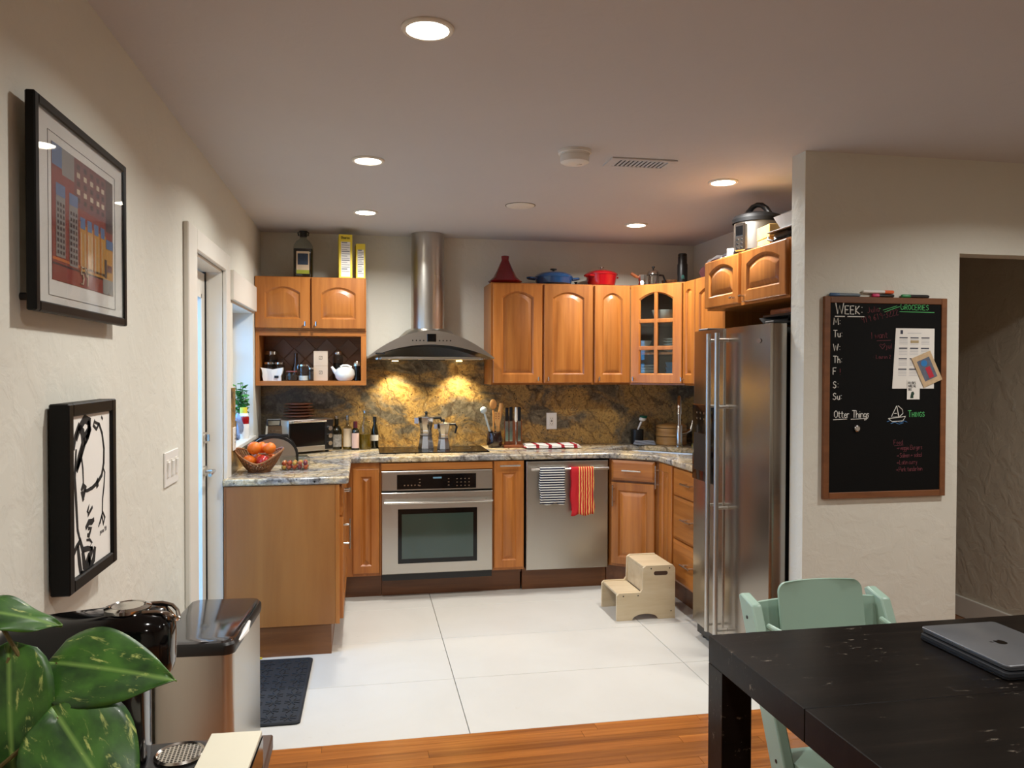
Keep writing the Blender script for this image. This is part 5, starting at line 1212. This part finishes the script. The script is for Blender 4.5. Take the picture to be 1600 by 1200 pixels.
lettering('print_number', '59', (PX0+.17, -.0163, PZ0+.006), (1, 0, 0), (0, 0, 1), (0, -1, 0), .042, .0018, LM['w'], pr)
MB().tube([(PX0-.02, -.0145, PZ0-.035), (PX1+.02, -.0145, PZ0-.035), (PX1+.02, -.0145, PZ1+.02), (PX0-.02, -.0145, PZ1+.02)], .0008, 4, True).build('mat_line', 'black', t)
MB().box(.02, FW-.02, -.019, -.018, .02, FH-.02).build('glass', 'pglass', t)
t = thing('framed_drawing', 'small deep black frame with a brush-drawn face on the left wall', 'picture', (XL+.004, 1.92, .955), PI/2)
DW, DH = .343, .435
frame_parts(t, DW, DH, .03, .045, pm('black_wood_frame', (11, 10, 9), .45, spec=.2))
MB().box(.025, DW-.025, -.036, -.004, .025, DH-.025).build('sheet', 'paper', t)
art = MB()
def brush(pts, r):
    """pts in unit coordinates of the sheet"""
    q_ = [(.035+a*(DW-.07), -.0362, .035+b_*(DH-.07)) for a, b_ in pts]
    n_ = len(q_); rr_ = r if isinstance(r, list) else [r*(.45+.55*math.sin(PI*(i+.5)/n_)) for i in range(n_)]
    L_ = []; 
    for i in range(n_):
        a = Vector(q_[max(0, i-1)]); b_ = Vector(q_[min(n_-1, i+1)]); d_ = (b_-a).normalized(); s_ = Vector((-d_.z, 0, d_.x))
        c_ = Vector(q_[i]); L_.append([c_+s_*rr_[i]+Vector((0, -.0006, 0)), c_-s_*rr_[i]+Vector((0, -.0006, 0)), c_-s_*rr_[i], c_+s_*rr_[i]])
    art.ring(L_)
brush([(.12, .86), (.2, .93), (.34, .985), (.46, .96), (.44, .90), (.36, .87), (.28, .80), (.2, .72), (.14, .67)], .013)
brush([(.06, .80), (.1, .88), (.2, .96)], .008); brush([(.20, .94), (.28, .90), (.30, .82), (.2, .74), (.12, .66)], .014); brush([(.42, .97), (.46, .91), (.40, .87), (.34, .83)], .013)
brush([(.12, .80), (.1, .70), (.08, .62), (.1, .52), (.12, .40), (.14, .28), (.2, .2)], .007)
brush([(.24, .76), (.28, .66), (.29, .56)], .004)
brush([(.60, .95), (.72, .93), (.80, .86), (.85, .75), (.84, .65), (.78, .57), (.66, .53), (.52, .51), (.38, .505), (.29, .515)], .006)
brush([(.60, .965), (.56, .93), (.64, .90), (.72, .935)], .005); brush([(.78, .98), (.82, .96)], .004)
brush([(.24, .52), (.28, .55), (.34, .53), (.30, .49), (.25, .51), (.29, .45)], .009); brush([(.62, .53), (.66, .55), (.67, .51), (.63, .50)], .006)
brush([(.82, .62), (.87, .58), (.84, .48), (.80, .40), (.79, .30), (.68, .22)], .004); brush([(.72, .24), (.80, .31), (.86, .26), (.82, .22), (.78, .28)], .005)
brush([(.38, .36), (.42, .40), (.40, .34), (.52, .38)], .006); brush([(.34, .26), (.42, .29), (.50, .28), (.56, .29)], .008); brush([(.40, .25), (.48, .24), (.42, .20), (.38, .21)], .007)
brush([(.36, .18), (.44, .17), (.50, .14), (.44, .12), (.52, .10)], .004)
brush([(.02, .12), (.10, .17), (.2, .2), (.26, .13), (.38, .12), (.5, .10)], .008); brush([(.14, .18), (.18, .06), (.22, -.02), (.34, -.04)], .010)
brush([(.26, .12), (.3, .02), (.38, -.02), (.44, .06), (.52, .10)], .013); brush([(.30, .0), (.40, .06), (.46, -.01), (.54, .02), (.58, .10)], .012); brush([(.2, -.01), (.24, -.03), (.30, -.03)], .008)
art.build('brush_drawing', pm('ink', (14, 13, 13), .7), t)
brush_sig = lettering('signature', 'ju mo 99', (.23, -.0362, .095), (1, 0, 0), (0, 0, 1), (0, -1, 0), .012, .0007, pm('pencil', (120, 118, 116), .8), t)
# ================================================================== CHALKBOARD on the partition
BX, BZ, BW, BH = 1.966, .907, .604, .885
t = thing('chalkboard', 'wood-framed black chalkboard planner covered in chalk lettering', 'chalkboard', (BX, YP-.001, BZ))
for nm, a in (('frame_side', (0, .028, 0, BH)), ('frame_side', (BW-.028, BW, 0, BH)), ('frame_rail', (.028, BW-.028, 0, .028)), ('frame_rail', (.028, BW-.028, BH-.028, BH))):
    MB().box(a[0], a[1], -.019, -.001, a[2], a[3], .002).build(nm, 'boardframe', t)
sf = MB().box(.024, BW-.024, -.014, -.004, .024, BH-.024).build('writing_surface', 'board', t)
G = lambda gx, gy: (gx/191*BW, -.0142, BH-gy/314*BH)            # board grid 191 wide, 314 high
def write(nm, s_, gx, gy, size, mat, r=.0016, small=False, tilt=0, sp=1.0):
    lettering(nm, s_, G(gx, gy), (math.cos(tilt), 0, math.sin(tilt)), (-math.sin(tilt), 0, math.cos(tilt)), (0, -1, 0), size/314*BH, r, mat, sf, small, sp)
def line(nm, pts, mat, r=.0016): 
    k = MB(); [k.tube([Vector(G(*p)) for p in pl_], r, 5) for pl_ in pts]; k.build(nm, mat, sf)
write('heading', 'WEEK:', 17, 27, 17, 'chalk', .0026, True); line('underline', [[(16, 31), (31, 31)], [(35, 31), (61, 31)]], 'chalk', .0022)
for s_, y_ in (('M:', 44), ('Tu:', 63), ('W:', 84), ('Th:', 103), ('F', 121), ('S:', 142), ('Su:', 160)): write('day', s_, 14, y_, 10.5, 'chalk', .0021)
write('day_mark', '!', 24, 121, 9, 'rchalk', .0017)
write('heading', 'GROCERIES', 117, 19, 11, 'gchalk', .0016, True, 0, 1.0); line('underline', [[(116, 22), (171, 22.5)]], 'gchalk')
write('note', 'Julia', 66, 25, 9, 'rchalk', .0011, tilt=.12); write('note', '919 619-3222', 58, 41, 9.5, 'rchalk', .0012, tilt=.22, sp=.85)
line('green_dashes', [[(90, 20), (112, 13)], [(92, 23), (116, 14)], [(84, 17), (86, 18)]], 'gchalk', .0013)
write('note', 'I want', 72, 65, 10, 'rchalk', .0012, tilt=.06); line('underline', [[(81, 68), (103, 67)]], 'rchalk', .001)
line('heart', [[(90, 81), (87, 77), (85, 75), (87, 73), (90, 75), (93, 72), (94, 75), (90, 81)]], 'rchalk', .001); write('note', 'jul', 95, 80, 8, 'rchalk', .0011)
write('note', '* Lauren 2', 75, 96, 6, 'rchalk', .0009)
write('heading', 'Otter Things', 16, 188, 11, 'chalk', .0018, sp=.86); line('underline', [[(15, 191), (36, 190)], [(42, 190.5), (68, 189.5)]], 'chalk', .0018)
line('boat_drawing', [[(113, 170), (105, 187), (116, 187), (113, 170)], [(109, 182), (113, 182)], [(115, 170), (122, 176), (123, 182), (118, 187)], [(100, 190), (127, 187), (123, 194), (106, 195), (100, 190)], [(113, 170), (117, 188)]], 'chalk', .0019)
line('waves', [[(98, 195), (104, 193), (108, 197), (114, 194), (119, 197), (125, 194), (130, 196)], [(104, 198), (110, 196), (117, 199), (124, 197)]], 'bchalk', .0013)
write('heading', 'THINGS', 131, 188, 10, 'gchalk', .0017, True, .02)
write('list_line', 'Food', 109, 231, 7, 'rchalk', .0010); line('underline', [[(110, 233), (124, 232)]], 'rchalk', .0009)
for s_, x_, y_ in (('> veggie Burgers', 114, 240), ('> Salmon + salad', 114, 252), ('> Latin curry', 114, 263), ('> Pork tenderloin', 113, 274)): write('list_line', s_, x_, y_, 7, 'rchalk', .0010, sp=.78, tilt=.02)
# things held on the board
t = thing('calendar_sheet', 'white year calendar sheet pinned on the chalkboard', 'paper', (BX, YP-.001, BZ))
def gq(mb, pts, y_): mb.add([(G(*p)[0], y_, G(*p)[2]) for p in pts], [tuple(range(len(pts)))])
k = MB().prism([(G(*p)[0], G(*p)[2]) for p in ((105, 143), (171, 143), (171, 48), (110, 48))], -.0172, -.0166, XZ(0)); sh = k.build('sheet', 'paper', t)
kb, kh, ko = MB(), MB(), MB()
for i in range(3):
    for j in range(4):
        x_, y_ = 115.5+i*17.3-j*.5, 62+j*16.5
        gq(kh, [(x_, y_+1.8), (x_+13, y_+1.8), (x_+13, y_), (x_, y_)], -.0176)
        for q_ in range(4): gq(kb, [(x_, y_+4+q_*2.4), (x_+13, y_+4+q_*2.4), (x_+13, y_+3.3+q_*2.4), (x_, y_+3.3+q_*2.4)], -.0176)
gq(ko, [(133, 71), (146, 71), (146, 67), (133, 67)], -.0178); gq(kh, [(117, 57), (121, 57), (121, 51), (117, 51)], -.0176); gq(kb, [(128, 56), (150, 56), (150, 55.3), (128, 55.3)], -.0176)
kh.build('month_bars', pm('dark_print', (60, 62, 78), .8), sh); kb.build('date_print', pm('light_print', (190, 190, 194), .8), sh)['kind'] = 'stuff'; ko.build('highlight', pm('tan_print', (180, 160, 120), .8), sh)
t = thing('note_card', 'small hand-lettered white note below the calendar sheet', 'note', (BX, YP-.001, BZ))
k = MB().prism([(G(*p)[0], G(*p)[2]) for p in ((128, 160), (148, 160), (148, 129), (128, 129))], -.0190, -.0184, XZ(0)); sh = k.build('card', 'paper', t)
for s_, y_ in (('POLITICS', 136), ('MAKE ME', 141), ('SICK', 146)): lettering('words', s_, (G(129.5, y_)[0], -.0191, G(129.5, y_)[2]), (1, 0, 0), (0, 0, 1), (0, -1, 0), .0105, .0007, 'black', sh, sp=.72)
k = MB(); k.prism([(G(*p)[0], G(*p)[2]) for p in ((133, 158), (138, 158), (138, 154), (139.5, 151), (138, 147.5), (135, 148), (134, 152))], -.0196, -.0191, XZ(0)); k.build('green_figure', pm('dark_green_print', (26, 60, 44), .7), sh)
t = thing('photo_card', 'tilted picture card with tan border on the chalkboard', 'photo', (BX, YP-.001, BZ))
def rotq(cx, cy, hw, hh, a): return [(cx+x_*math.cos(a)-y_*math.sin(a), cy+x_*math.sin(a)+y_*math.cos(a)) for x_, y_ in ((-hw, -hh), (hw, -hh), (hw, hh), (-hw, hh))]
an = math.radians(-24)
def card(hw, hh, y0, y1, nm, mt, par, cx=159, cy=112): return MB().prism([(G(*p)[0], G(*p)[2]) for p in rotq(cx, cy, hw, hh, an)], y0, y1, XZ(0)).build(nm, mt, par)
cd_ = card(16, 25, -.0206, -.0198, 'border', pm('tan_border', (220, 190, 150), .7, vary=.4, vs=60), t)
card(10.5, 17, -.0211, -.0206, 'picture', pm('card_blue_grey', (112, 120, 140), .6, vary=.6, vs=60), cd_)
for (cx, cy, r, c_) in ((154, 103, 5, (40, 124, 190)),): MB().prism([(G(cx+r*math.cos(a), cy+r*math.sin(a))[0], G(cx+r*math.cos(a), cy+r*math.sin(a))[2]) for a in [2*PI*i/18 for i in range(18)]], -.0215, -.0211, XZ(0)).build('blue_circle', pm('card_blue', c_, .6), cd_)
card(4, 9, -.0215, -.0211, 'red_shape', pm('card_red', (190, 40, 60), .6), cd_, 163, 117)
t = thing('magnet', 'round steel magnet on the lower left of the chalkboard', 'magnet', Vector((BX, YP-.001, BZ))+Vector(G(51, 205)))
MB().lathe([(0, 0), (.014, 0), (.014, .007), (.010, .010), (0, .010)], n=24, T=Matrix.Rotation(PI/2, 4, 'X')).build('disc', 'alu', t)
def marker(label, gx, gz, L_, body, cap, yoff, flip=False, clip=False):
    t = thing('chalk_marker', label, 'marker', (BX+gx/191*BW, YP-.0145+yoff, BZ+BH+.0075+gz), PI if flip else 0, 'chalk markers on the board frame'); r_ = .0075
    MB().tube([(L_*.30, 0, 0), (L_*.94, 0, 0), (L_, 0, 0)], [r_, r_, r_*.8], 14).build('barrel', body, t)
    MB().tube([(0, 0, 0), (.003, 0, 0), (L_*.3, 0, 0)], [r_*.8, r_*1.06, r_*1.06], 14).build('cap', cap, t)
mb_ = pm('marker_black', (26, 24, 24), .35)
marker('grey-blue marker at the left end of the board frame', 9, 0, .145, pm('marker_grey', (96, 110, 122), .4), pm('marker_blue_cap', (70, 104, 144), .35), .004)
marker('pink-capped marker in the middle of the board frame', 74, 0, .105, mb_, pm('marker_pink_cap', (216, 60, 110), .35), .004)
marker('orange-capped marker resting on top of the others', 107, .0165, .15, 'white', pm('marker_orange_cap', (236, 106, 54), .35), .004, True)
marker('green-capped marker at the right of the board frame', 120, 0, .135, mb_, pm('marker_green_cap', (44, 140, 78), .35), .004)
# ================================================================== DINING SIDE
TX0, TX1, TY0, TY1, TZ = .933, 2.45, .55, 2.017, .74
t = thing('dining_table', 'worn espresso-stained dining table with a thick top', 'table', (1.69, 1.28, 0), world=True)
MB().box(TX0, TX1, 1.5375, TY1, TZ-.075, TZ, .0015).build('top_section', 'table', t)
MB().box(TX0, TX1, 1.03, 1.5355, TZ-.075, TZ, .0015).build('top_section', 'table', t)
MB().box(TX0, TX1, TY0, 1.028, TZ-.075, TZ, .0015).build('top_section', 'table', t)
for x_ in (TX0, TX1-.085):
    for y_ in (TY0, TY1-.085): MB().box(x_, x_+.085, y_, y_+.085, 0, TZ-.0755, .0015).build('leg', 'table', t)
t = thing('laptop', 'closed grey laptop with a fruit emblem lying on the table', 'laptop', (1.605, 1.74, TZ+.0185))
L_ = [[(u, v_, z) for u, v_ in rrect(-.115+e, .115-e, -.149+e, .149-e, .012, 4)] for z, e in ((.001, .006), (.0035, .001), (.0085, 0))]
MB().ring(L_).build('base', 'laptop', t)
lid = MB().ring([[(u, v_, z) for u, v_ in rrect(-.115+e, .115-e, -.149+e, .149-e, .012, 4)] for z, e in ((.0095, 0), (.0135, 0), (.0148, .0015))]).build('lid', 'laptop', t)
ap = []
for i in range(40):
    a = 2*PI*i/40; r_ = .0165*(1+.05*math.cos(2*a)); x_ = r_*math.cos(a)*.94; y_ = r_*math.sin(a)
    y_ -= .0035*math.exp(-((x_)/.005)**2)*(1 if y_ > 0 else -.45)
    d_ = math.hypot(x_-.0195, y_-.002)
    if d_ < .0085: x_ = .0195-.0085*math.sqrt(max(0, 1-((y_-.002)/.0085)**2))
    ap.append((x_, y_))
RM = Matrix.Translation((0, .0, 0)) @ Matrix.Rotation(PI/2, 4, 'Z')
MB().prism(ap, .0148, .01505, RM).prism([(.0, .018), (.006, .0195), (.0085, .026), (.003, .025)], .0148, .01505, RM).build('emblem', pm('emblem_dark', (24, 25, 27), .15, .8), lid)
MB().box(-.1155, -.113, -.03, .03, .009, .0125).build('lid_notch', 'polished', t)
t = thing('tablet_case', 'slim black folio case under the grey laptop', 'case', (1.60, 1.735, TZ+.0008))
MB().ring([[(u, v_, z) for u, v_ in rrect(-.118+e, .118-e, -.15+e, .15-e, .012, 4)] for z, e in ((0, .003), (.002, 0), (.007, 0))]).build('back_cover', 'black', t)
MB().ring([[(u, v_, z) for u, v_ in rrect(-.117+e, .117-e, -.149+e, .149-e, .012, 4)] for z, e in ((.0075, 0), (.0155, 0), (.0175, .002))]).build('front_cover', 'rubber', t)
# high chair
t = thing('high_chair', 'sage green wooden high chair pushed up to the far side of the table', 'high chair', (1.495, 2.25, 0))
CW = .235; sl_ = .5
def py(z): return -.20+sl_*z                                        # upright leans back going up
for s in (-1, 1):
    x0_, x1_ = s*CW-.018, s*CW+.018
    pts = [(py(0)-.03, 0), (py(0)+.075, 0), (py(.715)+.05, .712), (py(.722)+.03, .722), (py(.712)-.045, .702)]
    sd_ = MB().prism(pts, x0_, x1_, YZ(0)).build('upright', 'sage', t)
    bv = sd_.modifiers.new('round', 'BEVEL'); bv.width = .006; bv.segments = 2
    MB().prism([(py(0)-.035, 0), (.28, 0), (.28, .035), (.26, .05), (py(.05)+.05, .05), (py(.05)-.02, .06)], x0_-.001, x1_+.001, YZ(0)).build('floor_runner', 'sage', t)
    for z in (.27, .47, .655): MB().cyl((s*CW+s*.018, py(z)+.015, z), (s*CW+s*.0195, py(z)+.015, z), .006, n=10).build('bolt', 'black', sd_)
def plate_(z, y0, y1, nm):
    pl_ = [(-CW+.019, y1), (CW-.019, y1), (CW-.019, y0+.05)] + [((CW-.019)*math.cos(a), y0+.05-.05*math.sin(a)) for a in [PI*i/10 for i in range(1, 10)]] + [(-CW+.019, y0+.05)]
    MB().prism(pl_, z-.009, z+.009).build(nm, 'sage', t)
plate_(.47, -.20, .10, 'seat'); plate_(.27, -.30, .0, 'foot_rest')
MB().box(-CW+.019, CW-.019, py(.12), py(.12)+.03, .10, .15, .004).build('cross_brace', 'sage', t)
def curved(z0, z1, hw, y_, dep, th, nm, rtop=.0, mat='sage'):
    n_ = 16; F_, K_ = [], []
    for i in range(n_+1):
        u = -1+2*i/n_; F_.append((hw*u, y_+dep*(1-u*u)))
    L_ = []
    rows = [z0, z0+(z1-z0)*.35, z0+(z1-z0)*.7] + [z1-rtop*q0 for q0 in (.99, .7, .45, .25, .12, .04, 0)]
    for z in rows:
        if rtop and z > z1-rtop: q_ = (z-(z1-rtop))/rtop; sc0 = 1-(rtop/hw)*(1-math.sqrt(max(0, 1-q_*q_)))
        else: sc0 = 1
        off = sl_*.35*(z-z0)
        L_.append([(x_*sc0, yy_+off, z) for x_, yy_ in F_]+[(x_*sc0, yy_+th+off, z) for x_, yy_ in reversed(F_)])
    o = MB().ring(L_).build(nm, mat, t); return o
curved(.60, .70, CW-.018, py(.66)-.0, .035, .012, 'back_slat'); curved(.46, .55, CW-.018, py(.52)+.01, .035, .012, 'back_slat')
curved(.50, .768, .152, py(.6)-.02, .02, .010, 'support_back', .034)
MB().tube([(-CW+.03, py(.6)-.01, .638), (-CW+.045, py(.6)-.10, .634), (-.12, py(.6)-.19, .630), (0, py(.6)-.205, .628), (.12, py(.6)-.19, .630), (CW-.045, py(.6)-.10, .634), (CW-.03, py(.6)-.01, .638)], .010, 10).build('safety_rail', 'sage', t)
MB().ball((-.12, -.08, .497), (.018, .018, .018), 14).build('rail_clip', 'orange', t)
# console with coffee machine and plant
t = thing('console', 'low dark wooden console against the left wall under the coffee machine', 'console', (-.45, 1.2, 0), world=True)
CZ = .705
MB().box(XL+.008, -.188, .62, 1.70, CZ-.03, CZ, .003).build('top', 'dispbrown', t)
MB().box(XL+.02, -.22, .64, .665, .0, CZ-.031).build('side', 'dispbrown', t); MB().box(XL+.02, -.22, 1.655, 1.68, 0, CZ-.031).build('side', 'dispbrown', t)
MB().box(XL+.02, -.22, .666, 1.654, .3, .32).build('shelf', 'dispbrown', t); MB().box(XL+.012, XL+.019, .65, 1.67, .05, CZ-.031).build('back', 'dispbrown', t)
t = thing('coffee_machine', 'glossy black capsule coffee machine with chrome button on the console', 'coffee machine', (-.50, 1.57, CZ+.0005), .06)
def ell(x_, hy, z0, z1, n_=20):
    cz_, hz = (z0+z1)/2, (z1-z0)/2
    return [(x_, hy*math.copysign(abs(math.cos(a))**.62, math.cos(a)), cz_+hz*math.copysign(abs(math.sin(a))**.62, math.sin(a))) for a in [2*PI*i/n_ for i in range(n_)]]
MB().ring([ell(-.150, .035, .20, .275), ell(-.142, .052, .19, .292), ell(-.125, .06, .185, .302), ell(-.06, .062, .183, .309), ell(.02, .063, .180, .314), ell(.09, .062, .18, .318), ell(.128, .055, .185, .312), ell(.143, .04, .195, .295), ell(.147, .02, .21, .27)]).build('head', 'blackgloss', t, 60)
MB().ring([[(u, v_, z) for u, v_ in rrect(-.135, .10, -.056, .056, .03, 5)] for z in (.02, .2)]).build('column', 'blackgloss', t, 60)
MB().ring([[(u, v_, z) for u, v_ in rrect(-.135, .205, -.06, .06, .04, 5)] for z in (.0, .022, .026)]).build('base', 'black', t)
MB().lathe([(.044, .027), (.047, .030), (.043, .034), (.040, .031)], (.155, 0, 0), 32).build('cup_ring', 'chrome', t)
k = MB()
for i in range(-5, 6):
    w2 = math.sqrt(max(0, .04**2-(i*.0072)**2)); k.box(.155-w2, .155+w2, i*.0072-.0014, i*.0072+.0014, .029, .031); k.box(.155+i*.0072-.0014, .155+i*.0072+.0014, -w2, w2, .029, .0312)
k.build('cup_grid', 'chrome', t)
MB().lathe([(.040, .313), (.041, .319), (.032, .3225), (.030, .321)], (.065, 0, 0), 32).build('button_ring', 'polished', t)
MB().lathe([(0, .316), (.03, .316), (.028, .3215), (0, .323)], (.065, 0, 0), 32).build('button', 'chrome', t)
MB().tube([(.095, -.03, .314), (.120, -.0295, .314), (.138, -.027, .309), (.148, -.021, .300), (.152, -.011, .292), (.153, 0, .289), (.152, .011, .292), (.148, .021, .300), (.138, .027, .309), (.120, .0295, .314), (.095, .03, .314)], .0038, 8).build('lever', 'polished', t)
MB().cyl((.105, 0, .17), (.105, 0, .19), .012, .016).build('spout', 'black', t)
t = thing('capsule_box', 'cream-topped box with open dark front beside the coffee machine', 'box', (-.242, 1.47, CZ+.0005), -.04)
MB().box(-.048, .045, -.14, .095, .062, .070, .001).build('lid', pm('cream_lid', (226, 220, 198), .5, vary=.08), t)
MB().box(-.047, -.043, -.139, .094, 0, .062).box(-.043, .044, .09, .094, 0, .062).box(-.043, .044, -.139, -.135, 0, .062).box(-.043, .044, -.135, .09, 0, .004).build('body', 'paper', t)
MB().box(.0445, .047, -.139, .094, .0, .058).build('front', 'blackgl', t)
MB().box(-.03, .03, -.12, .08, .005, .045).build('drawer', 'teak', t)
# pothos
t = thing('potted_pothos', 'variegated pothos plant with large leaves in the left foreground', 'plant', (-.50, 1.02, CZ+.0005), world=True)
MB().lathe([(0, 0), (.075, 0), (.08, .006), (.10, .15), (.104, .155), (.097, .155), (.092, .13), (0, .128)], (-.50, 1.02, CZ), 32).build('pot', 'terracotta', t)
MB().lathe([(0, .128), (.091, .128), (.06, .134), (0, .137)], (-.50, 1.02, CZ), 24).build('soil', 'soil', t)
crown = Vector((-.50, 1.02, CZ+.13))
def pleaf(base, tip, nrm_, wid, fold=.25, droop=.15):
    base, tip, nrm_ = Vector(base), Vector(tip), Vector(nrm_)
    d_ = tip-base; L_ = d_.length; d_.normalize(); s_ = d_.cross(nrm_).normalized(); n_ = s_.cross(d_).normalized()
    nu, nv = 18, 12; V, Fc = [], []
    for i in range(nu+1):
        u = i/nu
        hw = wid*.5*(math.sin(PI*u**.60)**.8 if 0 < u < 1 else 0)*(1-.25*u**3)
        for j in range(nv+1):
            q_ = -1+2*j/nv
            x_ = u*L_ - .16*L_*abs(q_)*(1-abs(q_)*.35)*(1-u)**2.2
            y_ = hw*q_
            z = fold*abs(y_)*.55 - fold*y_*y_/wid*1.5 - droop*L_*u*u + .0035*math.sin(11*u+3*q_+9*wid)*abs(q_)
            V.append((x_, y_, z))
    for i in range(nu):
        for j in range(nv): a = i*(nv+1)+j; Fc.append((a, a+1, a+nv+2, a+nv+1))
    o = MB().add(V, Fc).build('leaf', 'leaf', t, 80)
    R_ = Matrix((d_, s_, n_)).transposed().to_4x4(); o.matrix_local = Matrix.Translation(base-t.location) @ R_
    sm_ = o.modifiers.new('thick', 'SOLIDIFY'); sm_.thickness = .0012
    return o
def stemto(p, sag=.05):
    p = Vector(p); m_ = (crown+p)/2+Vector((0, 0, sag)); return [crown, crown.lerp(m_, .6)+Vector((0, 0, sag*.3)), m_, m_.lerp(p, .6), p]
LV = [((-.462, 1.045, 1.180), (-.368, 1.06, 1.160), (-.1, -.45, .9), .06), ((-.378, 1.07, 1.10), (-.236, 1.03, 1.092), (.05, -.72, .65), .105),
      ((-.360, 1.02, 1.052), (-.262, .955, .945), (.15, -.85, .6), .125), ((-.425, 1.05, 1.118), (-.408, 1.0, .94), (.0, -.95, .3), .10),
      ((-.50, 1.05, 1.10), (-.60, 1.0, 1.05), (-.2, -.4, .9), .10), ((-.47, .96, 1.02), (-.50, .84, .93), (0, -.5, .8), .11), ((-.52, 1.10, 1.05), (-.60, 1.2, .99), (-.2, .3, .9), .10), ((-.44, .98, .98), (-.36, .88, .88), (.3, -.6, .7), .10)]
for b_, tp, nn, wd_ in LV:
    pleaf(b_, tp, nn, wd_)
    MB().tube(stemto(b_), .0028, 7).build('stem', 'stem', t)
MB().tube([(-.445, 1.04, 1.19), (-.415, 1.05, 1.12), (-.385, 1.05, 1.06), (-.362, 1.03, .99)], .0026, 7).build('stem', 'stem', t)
